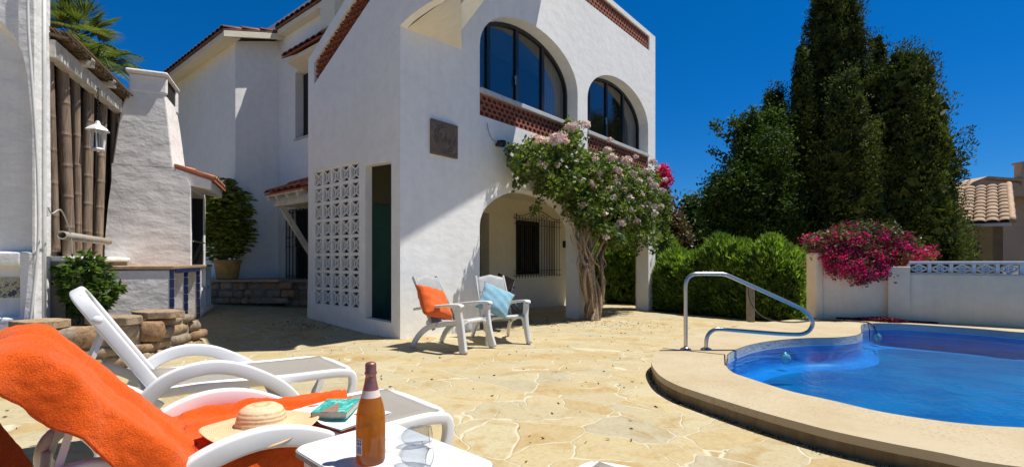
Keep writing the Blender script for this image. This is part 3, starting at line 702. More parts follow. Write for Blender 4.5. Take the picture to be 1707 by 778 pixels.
# corrugated clay tile roofs: rows run down the slope (+t up), repeated along a
def tile_roof(name, t0, z0, t1, z1, a0, a1, mt, pitch=.21, amp=.055, step=.36, parent=None, mp=H):
    """barrel tiles, each row of overlapping half pipes from the eave (t0) up to t1"""
    m = MB(); L_ = math.hypot(t1-t0, z1-z0); n = max(1, int(L_/step)); nr = int(round((a1-a0)/pitch)); pitch = (a1-a0)/nr
    for r in range(nr):
        ac = a0+pitch*(r+.5)
        for k in range(n):
            f0, f1 = k/n, min(1, (k+1.12)/n); lift = .0
            ring = []
            for (f, rr, up) in ((f0, 1.0, .022), (f1, .84, .0)):
                t = t0+(t1-t0)*f; z = z0+(z1-z0)*f+up
                ring.append([mp(t, ac+pitch*.56*rr*math.cos(R(q)), z+amp*rr*math.sin(R(q))*1.15) for q in range(0, 181, 30)])
            a, b = ring; inn = [p-Z*.016 for p in a]; k_ = len(a)
            m.add(a+b+inn, [(i, i+1, k_+i+1, k_+i) for i in range(k_-1)]+[(2*k_+i, 2*k_+i+1, i+1, i) for i in range(k_-1)], True)
    m.add([mp(t0, a0, z0-.03), mp(t1, a0, z1-.03), mp(t1, a1, z1-.03), mp(t0, a1, z0-.03), mp(t0, a0, z0+.0), mp(t1, a0, z1+.0), mp(t1, a1, z1+.0), mp(t0, a1, z0+.0)],
          [(0, 3, 2, 1), (4, 5, 6, 7), (0, 1, 5, 4), (1, 2, 6, 5), (2, 3, 7, 6), (3, 0, 4, 7)])
    return obj(name, m, mt, parent, recalc=False)
rf = tile_roof('wing_roof', -.48, 5.80, 3.2, 6.9, 5.1, 10.4, M['tiles'], parent=villa)
m = MB(); m.plate([(-.46, 5.64), (3.2, 6.74), (3.2, 6.86), (-.46, 5.76)], [], 5.10, 5.16, mf)      # plastered verge
m.hexa([H(-.44, 5.17, 5.66), H(-.12, 5.17, 5.72), H(-.12, 10.3, 5.72), H(-.44, 10.3, 5.66), H(-.44, 5.17, 5.765), H(-.12, 5.17, 5.86), H(-.12, 10.3, 5.86), H(-.44, 10.3, 5.765)])
obj('eave', m, M['cream'], rf)
rf = tile_roof('main_roof', .56, 6.18, 3.0, 6.95, 0.2, 5.1, M['tiles'], parent=villa)
m = MB(); m.hexa([H(.60, .2, 6.04), H(TW-.003, .2, 6.06), H(TW-.003, 5.08, 6.06), H(.60, 5.08, 6.04), H(.60, .2, 6.145), H(TW-.003, .2, 6.2), H(TW-.003, 5.08, 6.2), H(.60, 5.08, 6.145)]); obj('eave', m, M['cream'], rf)
rf = tile_roof('window_canopy', .34, 5.26, TW-.01, 5.52, 2.75, 4.32, M['terracotta'], parent=villa)
m = MB(); m.hexa([H(.42, 2.75, 5.15), H(TW-.003, 2.75, 5.05), H(TW-.003, 4.26, 5.05), H(.42, 4.26, 5.15), H(.42, 2.75, 5.225), H(TW-.003, 2.75, 5.46), H(TW-.003, 4.26, 5.46), H(.42, 4.26, 5.225)]); obj('canopy_soffit', m, M['cream'], rf)
rf = tile_roof('door_canopy', -.10, 2.40, TW-.01, 2.80, 2.66, 4.10, M['terracotta'], parent=villa, pitch=.24)
m = MB()
for a in (2.9, 3.3, 3.7, 4.04): m.bar(H(-.06, a, 2.32), H(TW-.01, a, 2.70), .07, .09)
m.bar(H(.12, 2.7, 2.24), H(.12, 4.10, 2.24), .09, .13)
m.bar(H(-.07, 2.67, 2.375), H(-.07, 4.09, 2.375), .03, .06)
obj('rafter', m, M['wood_white'], rf)
m = MB(); m.bar(H(.16, 3.95, 2.18), H(TW, 3.95, 1.25), .09, .09, up=V); m.bar(H(.2, 3.95, 2.24), H(TW-.01, 3.95, 2.24), .09, .11); obj('brace', m, M['wood_white'], rf)
# beige panel on top of side wall near the stair
m = MB(); m.box(H(.6, 2.75, 5.72), .3, .5, .55, U, V, Z); obj('stair_pier', m, M['cream'], villa)
# raised stone-faced platform
def rubble(name, path, z0, z1, depth, mt, lab=None, cat=None, parent=None, sz=.2, org=None):
    m = MB(); m2 = MB()
    for i in range(len(path)-1):
        a, b = Vector(path[i]), Vector(path[i+1]); d = b-a; ln = d.length; d.normalize(); nn = d.cross(Z)
        z = z0+gz(a.x, a.y)
        z = min(z, z1-.2); zc = z
        while zc < z1-.03:
            h = random.uniform(.55, 1.1)*sz; h = min(h, z1-zc) if z1-zc-h > .05 else z1-zc
            x = -.04
            while x < ln+.02:
                w = random.uniform(.7, 1.9)*sz; c = a+d*(x+w/2)+Z*(zc+h/2)+nn*random.uniform(-.03, .02)
                n_ = 2
                lat = [[i_, j_] for i_ in range(7) for j_ in range(12)]
                prm = [random.uniform(.62, 1.04) for _ in range(84)]
                vs = []
                for i_ in range(7):
                    ph = math.pi*i_/6
                    for j_ in range(12):
                        th = 2*math.pi*j_/12; x_, y_, z_ = math.sin(ph)*math.cos(th), math.sin(ph)*math.sin(th), math.cos(ph)
                        f = lambda v: math.copysign(abs(v)**.42, v)
                        r_ = .62+.38*prm[i_*12+j_] if 0 < i_ < 6 else .9
                        vs.append(c+d*f(x_)*w*.52*r_+nn*f(y_)*depth*.5*r_+Z*f(z_)*h*.52*r_)
                m.add(vs, [(i_*12+j_, i_*12+(j_+1) % 12, (i_+1)*12+(j_+1) % 12, (i_+1)*12+j_) for i_ in range(6) for j_ in range(12)], True)
                x += w*.97
            zc += h*.98
        m2.bar(a+Z*((z+z1)/2-.01), b+Z*((z+z1)/2-.01), depth*.55, (z1-z)-.04)
    o = obj(name, m, mt, parent, org=org if org else path[0])
    o2 = obj('mortar_core', m2, M['concrete'], o)
    if lab: tag(o, lab, cat)
    return o
rw = rubble('retaining_wall', [(-6.25, 9.72, 0), (-4.62, 9.80, 0)], -.02, .70, .26, M['stone'], 'low rubble stone wall under the potted plant at the foot of the villa', 'stone wall', sz=.17)
rw2 = rubble('retaining_wall', [(-4.60, 10.0, 0), (-3.75, 10.12, 0)], -.02, .70, .26, M['stone'], 'short rubble stone wall below the barred side door, left of the breeze blocks', 'stone wall', sz=.17)
m = MB(); m.hexa([Vector(p) for p in [(-7.2, 9.55, .70), (-4.6, 9.63, .70), (-4.3, 10.6, .70), (-7.2, 11.5, .70), (-7.2, 9.55, .745), (-4.6, 9.63, .745), (-4.3, 10.6, .745), (-7.2, 11.5, .745)]])
struct(obj('platform_paving', m, M['ochre_tile']))
m = MB(); m.hexa([Vector(p) for p in [(-4.55, 9.85, .69), (-3.75, 9.98, .69), (-3.7, 11, .69), (-5, 11, .69), (-4.55, 9.85, .735), (-3.75, 9.98, .735), (-3.7, 11, .735), (-5, 11, .735)]])
struct(obj('platform_paving', m, M['concrete']))

# ================================================================== barbecue and chimney
bbq = thing('barbecue', 'whitewashed masonry barbecue with a tall tapering chimney, tiled hood and counter on piers', 'barbecue', L(0, 0, 0))
def gl(k, n): p = L(k, n, 0); return gz(p.x, p.y)-.06
def lbox(m, k0, k1, n0, n1, z0, z1): m.box(L((k0+k1)/2, (n0+n1)/2, (z0+z1)/2), k1-k0, n1-n0, z1-z0, W, N_, Z); return m
m = MB(); lbox(m, 0, .10, -1.2, 0, -.1, .99); lbox(m, .101, 1.1, -1.2, -.75, -.1, .97); lbox(m, 1.1, 3.0, -1.3, -.75, -.1, 1.0)
for k in (.87, 1.81): lbox(m, k, k+.12, -.748, -.004, -.1, .985)
obj('counter_base', m, M['bbq_white'], bbq, bevel=.02)
m = MB(); lbox(m, -.015, 3.05, -1.25, .012, 1.0, 1.045); obj('counter_top', m, M['ochre_tile'], bbq, bevel=.008)
for k in (0, .87, 1.81):
    m = MB()
    for j in range(8): lbox(m, k-.004, k+.045, -.04, .006, .0+j*.125, .118+j*.125)
    obj('tile_edging', m, M['blue_tile'], bbq)
m = MB()
for j in range(12): lbox(m, .13+j*.14, .26+j*.14, -.02, .012, .945, .995)
obj('tile_border', m, M['blue_tile'], bbq)
m = MB(); lbox(m, 2.0, 3.1, -.75, 0, .15, .22); lbox(m, 2.0, 3.1, -.75, .02, .22, .30)
for k in (2.02, 2.5, 3.0): lbox(m, k, k+.06, -.70, -.01, .30, .99)
lbox(m, 2.08, 3.0, -.70, -.02, .60, .65)
obj('cupboard', m, M['white'], bbq)
def kp(px, py, k):
    p = hit(px, py, L(k, 0, 0), W); d = p-L(k, 0, 0); return d.dot(N_), p.z
# lower chimney body
prof = [kp(*q, 1.1) for q in [(174, 444), (175, 400), (180, 345), (186, 300)]]
right = [(.0, 1.046), (.0, 2.20), (-.012, 2.30), (-.05, 2.38), (-.12, 2.44), (-.21, 2.47)]
pl = [(n, max(z, 1.046)) for n, z in prof]
poly = right+[(-.21, 2.52)]+[(pl[-1][0], 2.52)]+pl[::-1]
opening = None
m = MB(); m.plate([(n, z) for n, z in poly], [], 1.1, 1.22, lambda n, z, k: L(k, n, z))
m2 = MB(); body = poly[:]
m.plate([(n, z) for n, z in [(-.9, 1.046), (-.9, 2.5), (pl[-1][0]+.01, 2.5), (pl[1][0]+.02, 1.046)]], [], 1.221, 2.25, lambda n, z, k: L(k, n, z))
m.plate([(n, z) for n, z in poly], [], 2.25, 2.40, lambda n, z, k: L(k, n, z))
lbox(m, 1.221, 2.249, -.9, 0, 2.20, 2.5)
obj('firebox', m, M['bbq_white'], bbq, bevel=.03)
m = MB(); lbox(m, 1.23, 2.24, -.89, -.02, 1.05, 1.06); lbox(m, 1.23, 2.24, -.895, -.86, 1.05, 2.19); lbox(m, 2.236, 2.246, -.88, -.012, 1.05, 2.19); obj('dark_lining', m, M['black'], bbq)  # thin black sheets line the inner faces of the firebox
m = MB(); m.bar(L(1.25, .01, 1.42), L(2.23, .01, 1.42), .02, .02); obj('grill_bar', m, M['steel'], bbq)
# tapering chimney stack (front profile traced, 0.5 - 0.95 m deep)
rows = []
Lp = [(186, 300), (190, 255), (196, 210), (203, 178), (209, 160), (214, 148)]; Rp = [(290, 279), (286.5, 250), (282.5, 215), (279, 185), (276.5, 165), (274.5, 150)]
m = MB(); vs = []
for i, (a, b) in enumerate(zip(Lp, Rp)):
    n0, z0 = kp(*a, 1.1); n1, z1 = kp(*b, 1.1); z = (z0+z1)/2 if i else 2.5; f = i/5; kb = 2.05-.25*f
    ny = 5
    for (k_, n_) in [(1.1, n0), (1.1, n0+(n1-n0)*.33), (1.1, n0+(n1-n0)*.66), (1.1, n1), (1.1+(kb-1.1)*.5, n1), (kb, n1), (kb, n0), (1.1+(kb-1.1)*.5, n0)]:
        p = L(k_, n_, z); vs.append(p)
q = 8; m.add(vs, [(i*q+j, i*q+(j+1) % q, (i+1)*q+(j+1) % q, (i+1)*q+j) for i in range(5) for j in range(q)], False)
obj('chimney', m, M['bbq_white'], bbq, bevel=.02)
m = MB(); n0 = kp(213, 150, 1.1)[0]; n1 = kp(280, 150, 1.1)[0]
lbox(m, 1.09, 1.16, n0+.01, n1-.01, 3.6, 3.86)
lbox(m, 1.72, 1.86, n0+.01, n1-.01, 3.5, 3.86); lbox(m, 1.03, 1.86, n0-.02, n1+.01, 3.861, 3.92)
obj('chimney_cap', m, M['bbq_white'], bbq, bevel=.025)
m = MB(); lbox(m, 1.15, 1.71, n0+.05, n1-.03, 3.6, 3.855); obj('flue', m, M['black'], bbq)
# tiled hood over the fire opening
m = MB(); m.hexa([L(1.13, -.20, 2.30), L(1.13, .27, 2.22), L(2.3, .27, 2.22), L(2.3, -.20, 2.30), L(1.13, -.20, 2.515), L(1.13, .27, 2.36), L(2.3, .27, 2.36), L(2.3, -.20, 2.515)])
hd = obj('hood', m, M['bbq_white'], bbq, bevel=.01)
tile_roof('hood_tiles', .32, 2.375, -.2, 2.55, 1.12, 2.32, M['bbq_tile'], parent=bbq, pitch=.17, amp=.045, step=.27, mp=lambda n, k, z: L(k, n, z))
m = MB(); m.bar(L(1.112, -.21, 2.56), L(1.112, .33, 2.395), .012, .035); obj('edge_tile', m, M['bbq_tile'], bbq)

# ================================================================== left wall, pergola screen
nw = thing('garden_wall', 'rough whitewashed wall at the left with an arched niche and a patterned tile panel', 'wall', L(-1.3, -.9, 0))
def mn(n, z, k): return L(-1.305+k, n, z)     # front face looks towards the camera
def np_(px, py): p = hit(px, py, L(-1.305, 0, 0), W); d = p-L(-1.305, 0, 0); return (d.dot(N_), p.z)
niche = [(-2.9, 1.20), (np_(54, 440)[0], 1.20)]+[np_(*q) for q in [(54, 300), (53, 240), (50, 180), (45, 130), (37, 92), (22, 62), (2, 42), (-40, 20)]]+[(-2.9, np_(-40, 20)[1]+.25)]
low = [(-2.9, .55), (np_(32, 500)[0], .55), (np_(32, 500)[0], 1.06), (-2.9, 1.06)]
m = MB(); m.plate([(-3.6, -.3), (-.9, -.3), (-.9, 5), (-3.6, 5)], [niche, low], 0, .345, mn)
obj('wall', m, M['rough_white'], nw, bevel=.02)
m = MB(); m.plate([(-3.5, -.2), (-.95, -.2), (-.95, 4.9), (-3.5, 4.9)], [], .09, .20, mn); obj('niche_back', m, M['rough_white'], nw)
m = MB(); m.plate([(-2.9, 1.064), (np_(35, 500)[0], 1.064), (np_(35, 500)[0], 1.195), (-2.9, 1.195)], [], -.012, .13, mn); obj('ledge', m, M['rough_white'], nw, bevel=.015)
def tilepanel():
    m, nt, b = mat('patterned_tile'); p = geo(nt); w1 = nt.nodes.new('ShaderNodeTexVoronoi'); w1.feature = 'DISTANCE_TO_EDGE'; w1.inputs['Scale'].default_value = 9
    n = noise(nt, 5, 2, .5, p, 2); nt.links.new(n.outputs['Color'], w1.inputs['Vector'])
    r = ramp(nt, w1.outputs[0], [(.05, (.05, .06, .10)), (.12, (.50, .47, .30))]); nt.links.new(r.outputs[0], b.inputs['Base Color']); b.inputs['Roughness'].default_value = .3
    v = noise(nt, 22, 3, .6, p, 1.5); r2 = ramp(nt, v.outputs[0], [(.42, (.04, .05, .09)), (.50, (.55, .52, .40)), (.62, (.42, .33, .12))]); nt.links.new(r2.outputs[0], b.inputs['Base Color']); return m
M['tilepanel'] = tilepanel()
m = MB(); 
for i in range(6): x_ = np_(30, 490)[0]-.225*(i+1); m.plate([(x_, .74), (x_+.222, .74), (x_+.222, .94), (x_, .94)], [], .075, .088, mn)
obj('tile_panel', m, M['tilepanel'], nw)
# conduit and cable up the wall end
pp = [hit(x, y, L(-1.34, 0, 0), W) for x, y in [(46, -60), (47, 40), (53, 130), (60, 230), (64, 330), (64, 400), (57, 480), (47, 560)]]
m = MB(); m.tube(smooth_path(pp, 5), .013, 7); tag(obj('conduit', m, M['pvc'], org=pp[0]), 'long white cable conduit running down the whitewashed wall end', 'conduit')
pp = [L(-1.15, -.885, z) for z in (4.5, 3, 2, 1.5, .2)]
m = MB(); m.tube(pp, .018, 7); m.box(L(-1.12, -.88, 1.62), .05, .05, .10, W, N_, Z); tag(obj('drainpipe', m, M['pvc'], org=pp[-1]), 'thin white pipe fixed to the sunlit side of the wall end', 'pipe')
lw = MB(); lbox(lw, -.955, 1.09, -1.16, -.78, -.2, 1.10); o = obj('parapet_wall', lw, M['concrete'], org=L(0, -.9, 0)); tag(o, 'low grey wall with a white ledge below the bamboo poles', 'wall')
m = MB(); lbox(m, -.955, 1.085, -1.19, -.74, 1.10, 1.16); obj('ledge', m, M['rough_white'], o, bevel=.02)
pg = thing('pergola', 'thatched shelter with a white beam and a screen of upright bamboo poles', 'shelter', L(0, -1, 1.16))
m = MB(); m.bar(L(-1.0, -.9, 3.36), L(1.5, -.9, 3.36), .11, .19); m.bar(L(-.3, -1.5, 3.48), L(-.3, -.74, 3.48), .09, .10); m.bar(L(.45, -1.5, 3.48), L(.45, -.74, 3.48), .09, .10)
obj('beam', m, M['wood_white'], pg, bevel=.008)
rs = random.Random(3)
for (pxa, pxb, r0, ya, yb) in ((81, 93, .042, 130, 420), (104, 115, .06, 105, 420), (126, 130, .042, 118, 420), (148, 144, .055, 138, 420), (172, 163, .050, 160, 415), (190, 188, .04, 175, 415)):
    P0 = L(0, -.97, 0); a = hit(pxa, 60, P0, N_); b = hit(pxb, yb, P0, N_); a.z = 3.3; b.z = 1.17
    m = MB(); nseg = 6; jj = rs.uniform(-.5, .5); pts = []; scs = []
    for i in range(nseg+1):
        f = min(1, max(0, (i+jj)/nseg))
        for df, s_ in ((-.02, 1), (-.006, 1.0), (-.002, 1.05), (.002, 1.05), (.006, .99), (.02, 1)):
            g_ = min(1, max(0, f+df)); pts.append(a.lerp(b, g_)+Vector((0, 0, -.0002*len(pts)))); scs.append(s_)
    m.tube(pts, r0, 12, scale=scs); obj('bamboo_pole', m, M['bamboo'], pg)
m = MB(); r_ = random.Random(5)
for i in range(145):
    k = -1.0+i*.025; m.bar(L(k, -1.07+r_.uniform(-.015, .015), 1.12), L(k+r_.uniform(-.02, .02), -1.07, 3.52), .02, .02)
obj('reed_screen', m, simple('dark_reed_screen', (.055, .035, .022), .9, island=.6), pg)
m = MB()
for i in range(230):
    k = -1.0+2.6*i/230; n0 = -.76+r_.uniform(-.05, .03)
    m.bar(L(k, n0, 3.50+r_.uniform(-.02, .03)), L(k+r_.uniform(-.03, .03), -2.0, 3.66+r_.uniform(-.02, .02)), .022, .022)
for i in range(26):
    m.bar(L(-1.0, -.72-i*.045+r_.uniform(-.01, .01), 3.54+i*.008+r_.uniform(-.015, .015)), L(1.6, -.72-i*.045, 3.54+i*.008+r_.uniform(-.02, .02)), .02, .02)
obj('thatch', m, M['reed'], pg)
# fallen bamboo tube on the wall
a = hit(103, 392, L(0, -.76, 0), N_); b = hit(180, 403, L(0, -.80, 0), N_)
m = MB(); d = (b-a).normalized(); sc_ = 12; rr = .045
x = d.cross(Z).normalized(); y = x.cross(d)
m.lathe([(rr-.012, .5), (rr-.012, 0), (rr, 0), (rr, (b-a).length), (0, (b-a).length)], a, 16, x, y, d)
tag(obj('bamboo_tube', m, simple('grey_bamboo_tube', (.42, .37, .30), .7, nz=.3, ns=20), org=a), 'hollow bamboo length lying level in front of the upright bamboo poles', 'bamboo tube')
m = MB(); pts = smooth_path([hit(*q, L(0, -.73, 0), N_) for q in [(80, 345), (86, 356), (97, 350), (103, 352), (110, 366), (118, 392), (120, 428)]], 5); m.tube(pts, .007, 6)
tag(obj('cable', m, M['cable'], org=pts[0]), 'thin pale cable looping over the bamboo tube', 'cable')
# lantern
lt = thing('hanging_lantern', 'small white metal lantern hanging on a chain from the beam by the bamboo poles', 'lantern', L(-.04, -.78, 2.5))
c = L(-.04, -.78, 0)
m = MB()
for i in range(12):
    z = 3.25-i*.036; ax, ay = (W, N_) if i % 2 else (N_, W)
    m.tube([c+Z*z+ax*.010*math.cos(q)+Z*.022*math.sin(q) for q in [k*math.pi/4 for k in range(8)]], .0035, 5, closed=True)
obj('chain', m, M['iron'], lt)
m = MB(); m.lathe([(0, 2.86), (.02, 2.85), (.035, 2.81), (.11, 2.755), (.13, 2.73), (.12, 2.725), (0, 2.735)], c, 6, smooth=False); obj('cap', m, M['resin'], lt)
m = MB()
for i in range(6):
    a = 2*math.pi*i/6; m.bar(c+Vector((.085*math.cos(a), .085*math.sin(a), 2.73)), c+Vector((.062*math.cos(a), .062*math.sin(a), 2.50)), .012, .012)
m.lathe([(0, 2.485), (.07, 2.485), (.075, 2.50), (.06, 2.515), (0, 2.515)], c, 6, smooth=False); m.lathe([(0, 2.46), (.018, 2.475), (.02, 2.485)], c, 6)
obj('cage', m, M['resin'], lt)
m = MB(); m.lathe([(.056, 2.515), (.078, 2.73)], c, 6, smooth=False); obj('glass', m, M['wineglass'], lt, recalc=False)

# ================================================================== stone planter
pl_ = rubble('stone_planter', [(-5.5, 3.9, 0), (-4.75, 4.35, 0), (-4.38, 4.82, 0), (-3.98, 5.22, 0), (-4.0, 5.95, 0)], 0, .46, .24, M['stone'], 'rough rubble stone planter with flat cap stones against the whitewashed wall', 'planter', sz=.19)
m = MB()
for i, (x, y, w) in enumerate([(-4.15, 5.12, .42), (-4.55, 4.72, .40), (-4.02, 5.55, .44), (-4.9, 4.3, .44), (-5.3, 4.05, .4)]):
    rs = random.Random(i); pts = [(x+w*.62*math.cos(q*math.pi/4.5)*rs.uniform(.8, 1.15), y+w*.45*math.sin(q*math.pi/4.5)*rs.uniform(.8, 1.15)) for q in range(9)]
    m.plate(pts, [], .45+.01*i, .53+.008*i, flat)
obj('cap_stone', m, M['stone'], pl_, bevel=.025)
m = MB(); m.plate([(-4.1, 5.2), (-4.1, 5.95), (-4.9, 5.9), (-5.2, 4.6), (-4.9, 4.45)], [], .30, .40, flat); struct(obj('planter_soil', m, M['soil']))

# ================================================================== pool wall
pw0 = on_z(1372, 530, ZP); pw1 = on_z(1481, 532.5, ZP); pw2 = on_z(1515, 535, ZP); pwd = (on_z(1707, 545.5, ZP)-pw2).normalized(); pw3 = pw2+pwd*4.2
pwl = thing('pool_wall', 'white rendered garden wall behind the pool with a pierced block course and a rounded end post', 'wall', (pw2.x, pw2.y, 0))
def wseg(m, a, b, z0, z1, th=.16, off=0):
    d = (b-a).normalized(); nn = Vector((-d.y, d.x, 0)); nn = nn if nn.y > 0 else -nn
    a = Vector((a.x, a.y, 0)); b = Vector((b.x, b.y, 0))
    m.box((a+b)/2+nn*(th/2+off)+Z*(z0+z1)/2, (b-a).length, th, z1-z0, d, nn, Z); return d, nn
m = MB(); wseg(m, pw0, pw1, -.4, 1.07); wseg(m, pw1+Vector((-.03, -.03, 0)), pw2+Vector((.02, .0, 0)), -.4, 1.02, .34, -.06); wseg(m, pw2, pw3, -.4, .895)
obj('wall', m, M['pool_wall'], pwl, bevel=.012)
m = MB(); a = on_z(1358, 530, ZP); m.box((a.x+.075, a.y+.12, .48), .15, .30, 1.56); o = obj('post', m, M['pool_wall'], pwl, bevel=.05)
o.modifiers['bevel'].segments = 4
m = MB(); wseg(m, pw2, pw3, .895, .915, .19, -.015); obj('band', m, M['sill'], pwl)
m = MB(); wseg(m, pw2+pwd*.0, pw3, 1.062, 1.105, .18, -.01); obj('coping', m, M['resin_worn'], pwl, bevel=.01)
m = MB(); d = pwd; nn = Vector((-d.y, d.x, 0)); nn = nn if nn.y > 0 else -nn; bw = .262; base = Vector((pw2.x, pw2.y, 0))
for i in range(16):
    c = base+d*(bw*(i+.5))+nn*.08+Z*.988; hw = bw/2-.022; hh = .057
    m.box(base+d*bw*i+nn*.08+Z*.988, .044, .12, .144, d, nn, Z)
    for s1 in (-1, 1):
        for s2 in (-1, 1):
            m.bar(c+d*s1*hw, c+Z*s2*(hh+.008), .024, .10, up=nn)
            m.bar(c+d*s1*hw*.33, c+Z*s2*hh*.45, .02, .10, up=nn)
            m.bar(c+d*s1*hw*.5+Z*s2*hh*.5, c+d*s1*hw*.22+Z*s2*hh*.22, .02, .10, up=nn)
obj('pierced_blocks', m, M['resin_worn'], pwl)
# petals on the deck
rp_ = np.random.RandomState(4); n = 2600
s_ = rp_.rand(n)**1.0; ca = np.array(on_z(1395, 531, ZP)); cb = np.array(on_z(1560, 539, ZP)); c = ca+(cb-ca)*s_[:, None]
hgt = np.exp(-((s_-.45)/.22)**2); c[:, 1] -= rp_.rand(n)*(.06+.22*hgt)-.02; c[:, 2] = ZP+.01+rp_.rand(n)*.05*hgt
tag(bigmesh('fallen_petals', leaf_quads(c, .04, .8), 4, M['petals']), 'drift of fallen dark red petals at the foot of the pool wall', 'petals', kind='stuff')

# ================================================================== pool handrail, post, hose
hr = thing('pool_handrail', 'bent stainless steel handrail rising from the pool deck and looping over the water', 'handrail', on_z(1143, 582, ZP))
YR = 5.40
pts = [at(x, y, YR) for x, y in [(1143, 581), (1143, 540), (1143, 500), (1143, 478), (1145, 467), (1150, 460), (1158, 456.5), (1168, 456), (1190, 456), (1206, 457), (1216, 460), (1250, 475), (1290, 493), (1325, 509), (1340, 517), (1350, 527), (1354.5, 538), (1351, 548), (1343, 554.5), (1330, 557), (1300, 556), (1260, 553), (1222, 550), (1200, 548.5), (1189, 550), (1181, 557), (1177.5, 567), (1177, 582)]]
m = MB(); m.tube(smooth_path(pts, 4), .0215, 12); obj('rail', m, M['steel'], hr)
for p in (pts[0], pts[-1]):
    m = MB(); m.lathe([(.0225, .03), (.03, .022), (.055, .012), (.06, .0)], Vector((p.x, p.y, ZP)), 20); obj('flange', m, M['steel'], hr)
a = on_z(1251, 533, -.05); m = MB(); m.box((a.x, a.y, .27), .12, .12, .72); o = obj('timber_post', m, simple('weathered_timber', (.30, .26, .20), .9, nz=.3, ns=12, bmp=.4), org=(a.x, a.y, 0), bevel=.012); tag(o, 'short square weathered post in front of the oleander hedge', 'post')
hp = [at(1247, 476, 9.3), at(1250, 500, 9.2), at(1262, 520, 9.1), on_z(1283, 532, ZP+.015), on_z(1320, 536.5, ZP+.015), on_z(1355, 534, ZP+.015), on_z(1395, 533.5, ZP+.015), on_z(1430, 535.5, ZP+.015), on_z(1447, 537.5, ZP+.03), on_z(1456, 543, ZP), on_z(1463, 556, 0)+Vector((0, 0, -.03)), on_z(1467, 575, -.1)]
m = MB(); m.tube(smooth_path(hp, 6), .010, 7); tag(obj('garden_hose', m, M['rope'], org=hp[0]), 'thin dark hose running from the post across the pool deck into the water', 'hose')
m = MB(); q = [on_z(1447, 537.5, ZP+.02), on_z(1449, 548, ZP-.04), on_z(1450, 568, -.12)]
m.tube(smooth_path(q, 5), .007, 6); tag(obj('dangling_cord', m, M['rope'], org=q[0]), 'short dark cord hanging straight down into the pool beside the hose', 'cord')

# ================================================================== small things on the villa
m = MB(); m.plate([(.55, 2.73), (1.09, 2.73), (1.09, 3.25), (.55, 3.25)], [], -.045, -.002, mf)
M['slate'] = simple('carved_dark_stone', (.10, .095, .09), .8, col2=(.22, .15, .10), ns=16, bmp=.9, bs=40, bd=.01)
o = obj('wall_plaque', m, M['slate'], org=H(.82, 0, 2.73)); tag(o, 'square dark carved stone plaque fixed high on the facade near the corner', 'plaque')
m = MB()
for r0 in (.21, .17): m.sweep([H(.82+r0*math.cos(q*math.pi/16), -.047, 2.99+r0*math.sin(q*math.pi/16)) for q in range(32)], [(-.006, -.01), (.006, -.01), (.006, .01), (-.006, .01)], closed=True)
for k in range(7): m.box(H(.70+.04*k, -.05, 2.98+.03*math.sin(k*2.1)), .022, .016, .10+.03*math.cos(k*1.7), U, V, Z)
for sx in (-1, 1):
    for sz in (-1, 1): m.lathe([(0, .012), (.02, .01), (.028, 0)], H(.82+sx*.22, -.046, 2.99+sz*.21), 8, U, Z, -V)
m.box(H(.82, -.05, 3.235), .5, .012, .02, U, V, Z); m.box(H(.82, -.05, 2.745), .5, .012, .02, U, V, Z)
obj('relief', m, M['slate'], o)
# round dark nest-like fitting on the facade, with a dry twig
c = hit(836, 240, HC-V*.12, V)
m = MB(); m.lathe([(0, -.05), (.06, -.045), (.085, 0), (.08, .05), (.03, .045), (0, .04)], c, 12); m.box(c+V*.06, .05, .14, .05, U, V, Z)
o = tag(obj('wall_fitting', m, M['iron'], org=c), 'small dark round fitting on the facade left of the flowering vine', 'wall lamp')
tw = smooth_path([hit(*q, HC-V*.05, V) for q in [(812, 205), (814, 217), (818, 228), (824, 235), (832, 240)]], 4); m = MB(); m.tube(tw, .006, 5)
tag(obj('dry_shoot', m, M['bark'], org=tw[0]), 'thin dry creeper shoot trailing on the facade under the left arched window', 'twig')
# dark folded chair in the porch
fc = thing('folding_chair', 'brown canvas folding chair leaning in the shade of the porch behind the blue cushion', 'chair', (-.02, 8.6, 0))
m = MB(); P = [at(831, 455, 8.55), at(858, 467, 8.45), at(851, 492, 8.40), at(829, 478, 8.5)]
m.add(P+[p+Vector((.01, .03, 0)) for p in P], [(0, 1, 2, 3), (7, 6, 5, 4), (0, 4, 5, 1), (1, 5, 6, 2), (2, 6, 7, 3), (3, 7, 4, 0)]); obj('backrest', m, M['brown_fabric'], fc)
m = MB()
for a, b in (((831, 456, 8.55), (826, 530, 8.3)), ((858, 468, 8.45), (838, 533, 8.2)), ((829, 480, 8.5), (866, 528, 8.35)), ((851, 492, 8.4), (872, 530, 8.2)), ((833, 492, 8.5), (858, 478, 8.4)), ((830, 505, 8.4), (852, 520, 8.3))): m.tube([at(*a), at(*b)], .011, 8)
obj('frame', m, M['iron'], fc)
m = MB(); m.hexa([at(832, 500, 8.5), at(856, 502, 8.3), at(850, 512, 8.0), at(828, 508, 8.2), at(832, 498, 8.5), at(856, 500, 8.3), at(850, 510, 8.0), at(828, 506, 8.2)]); obj('seat', m, M['brown_fabric'], fc)

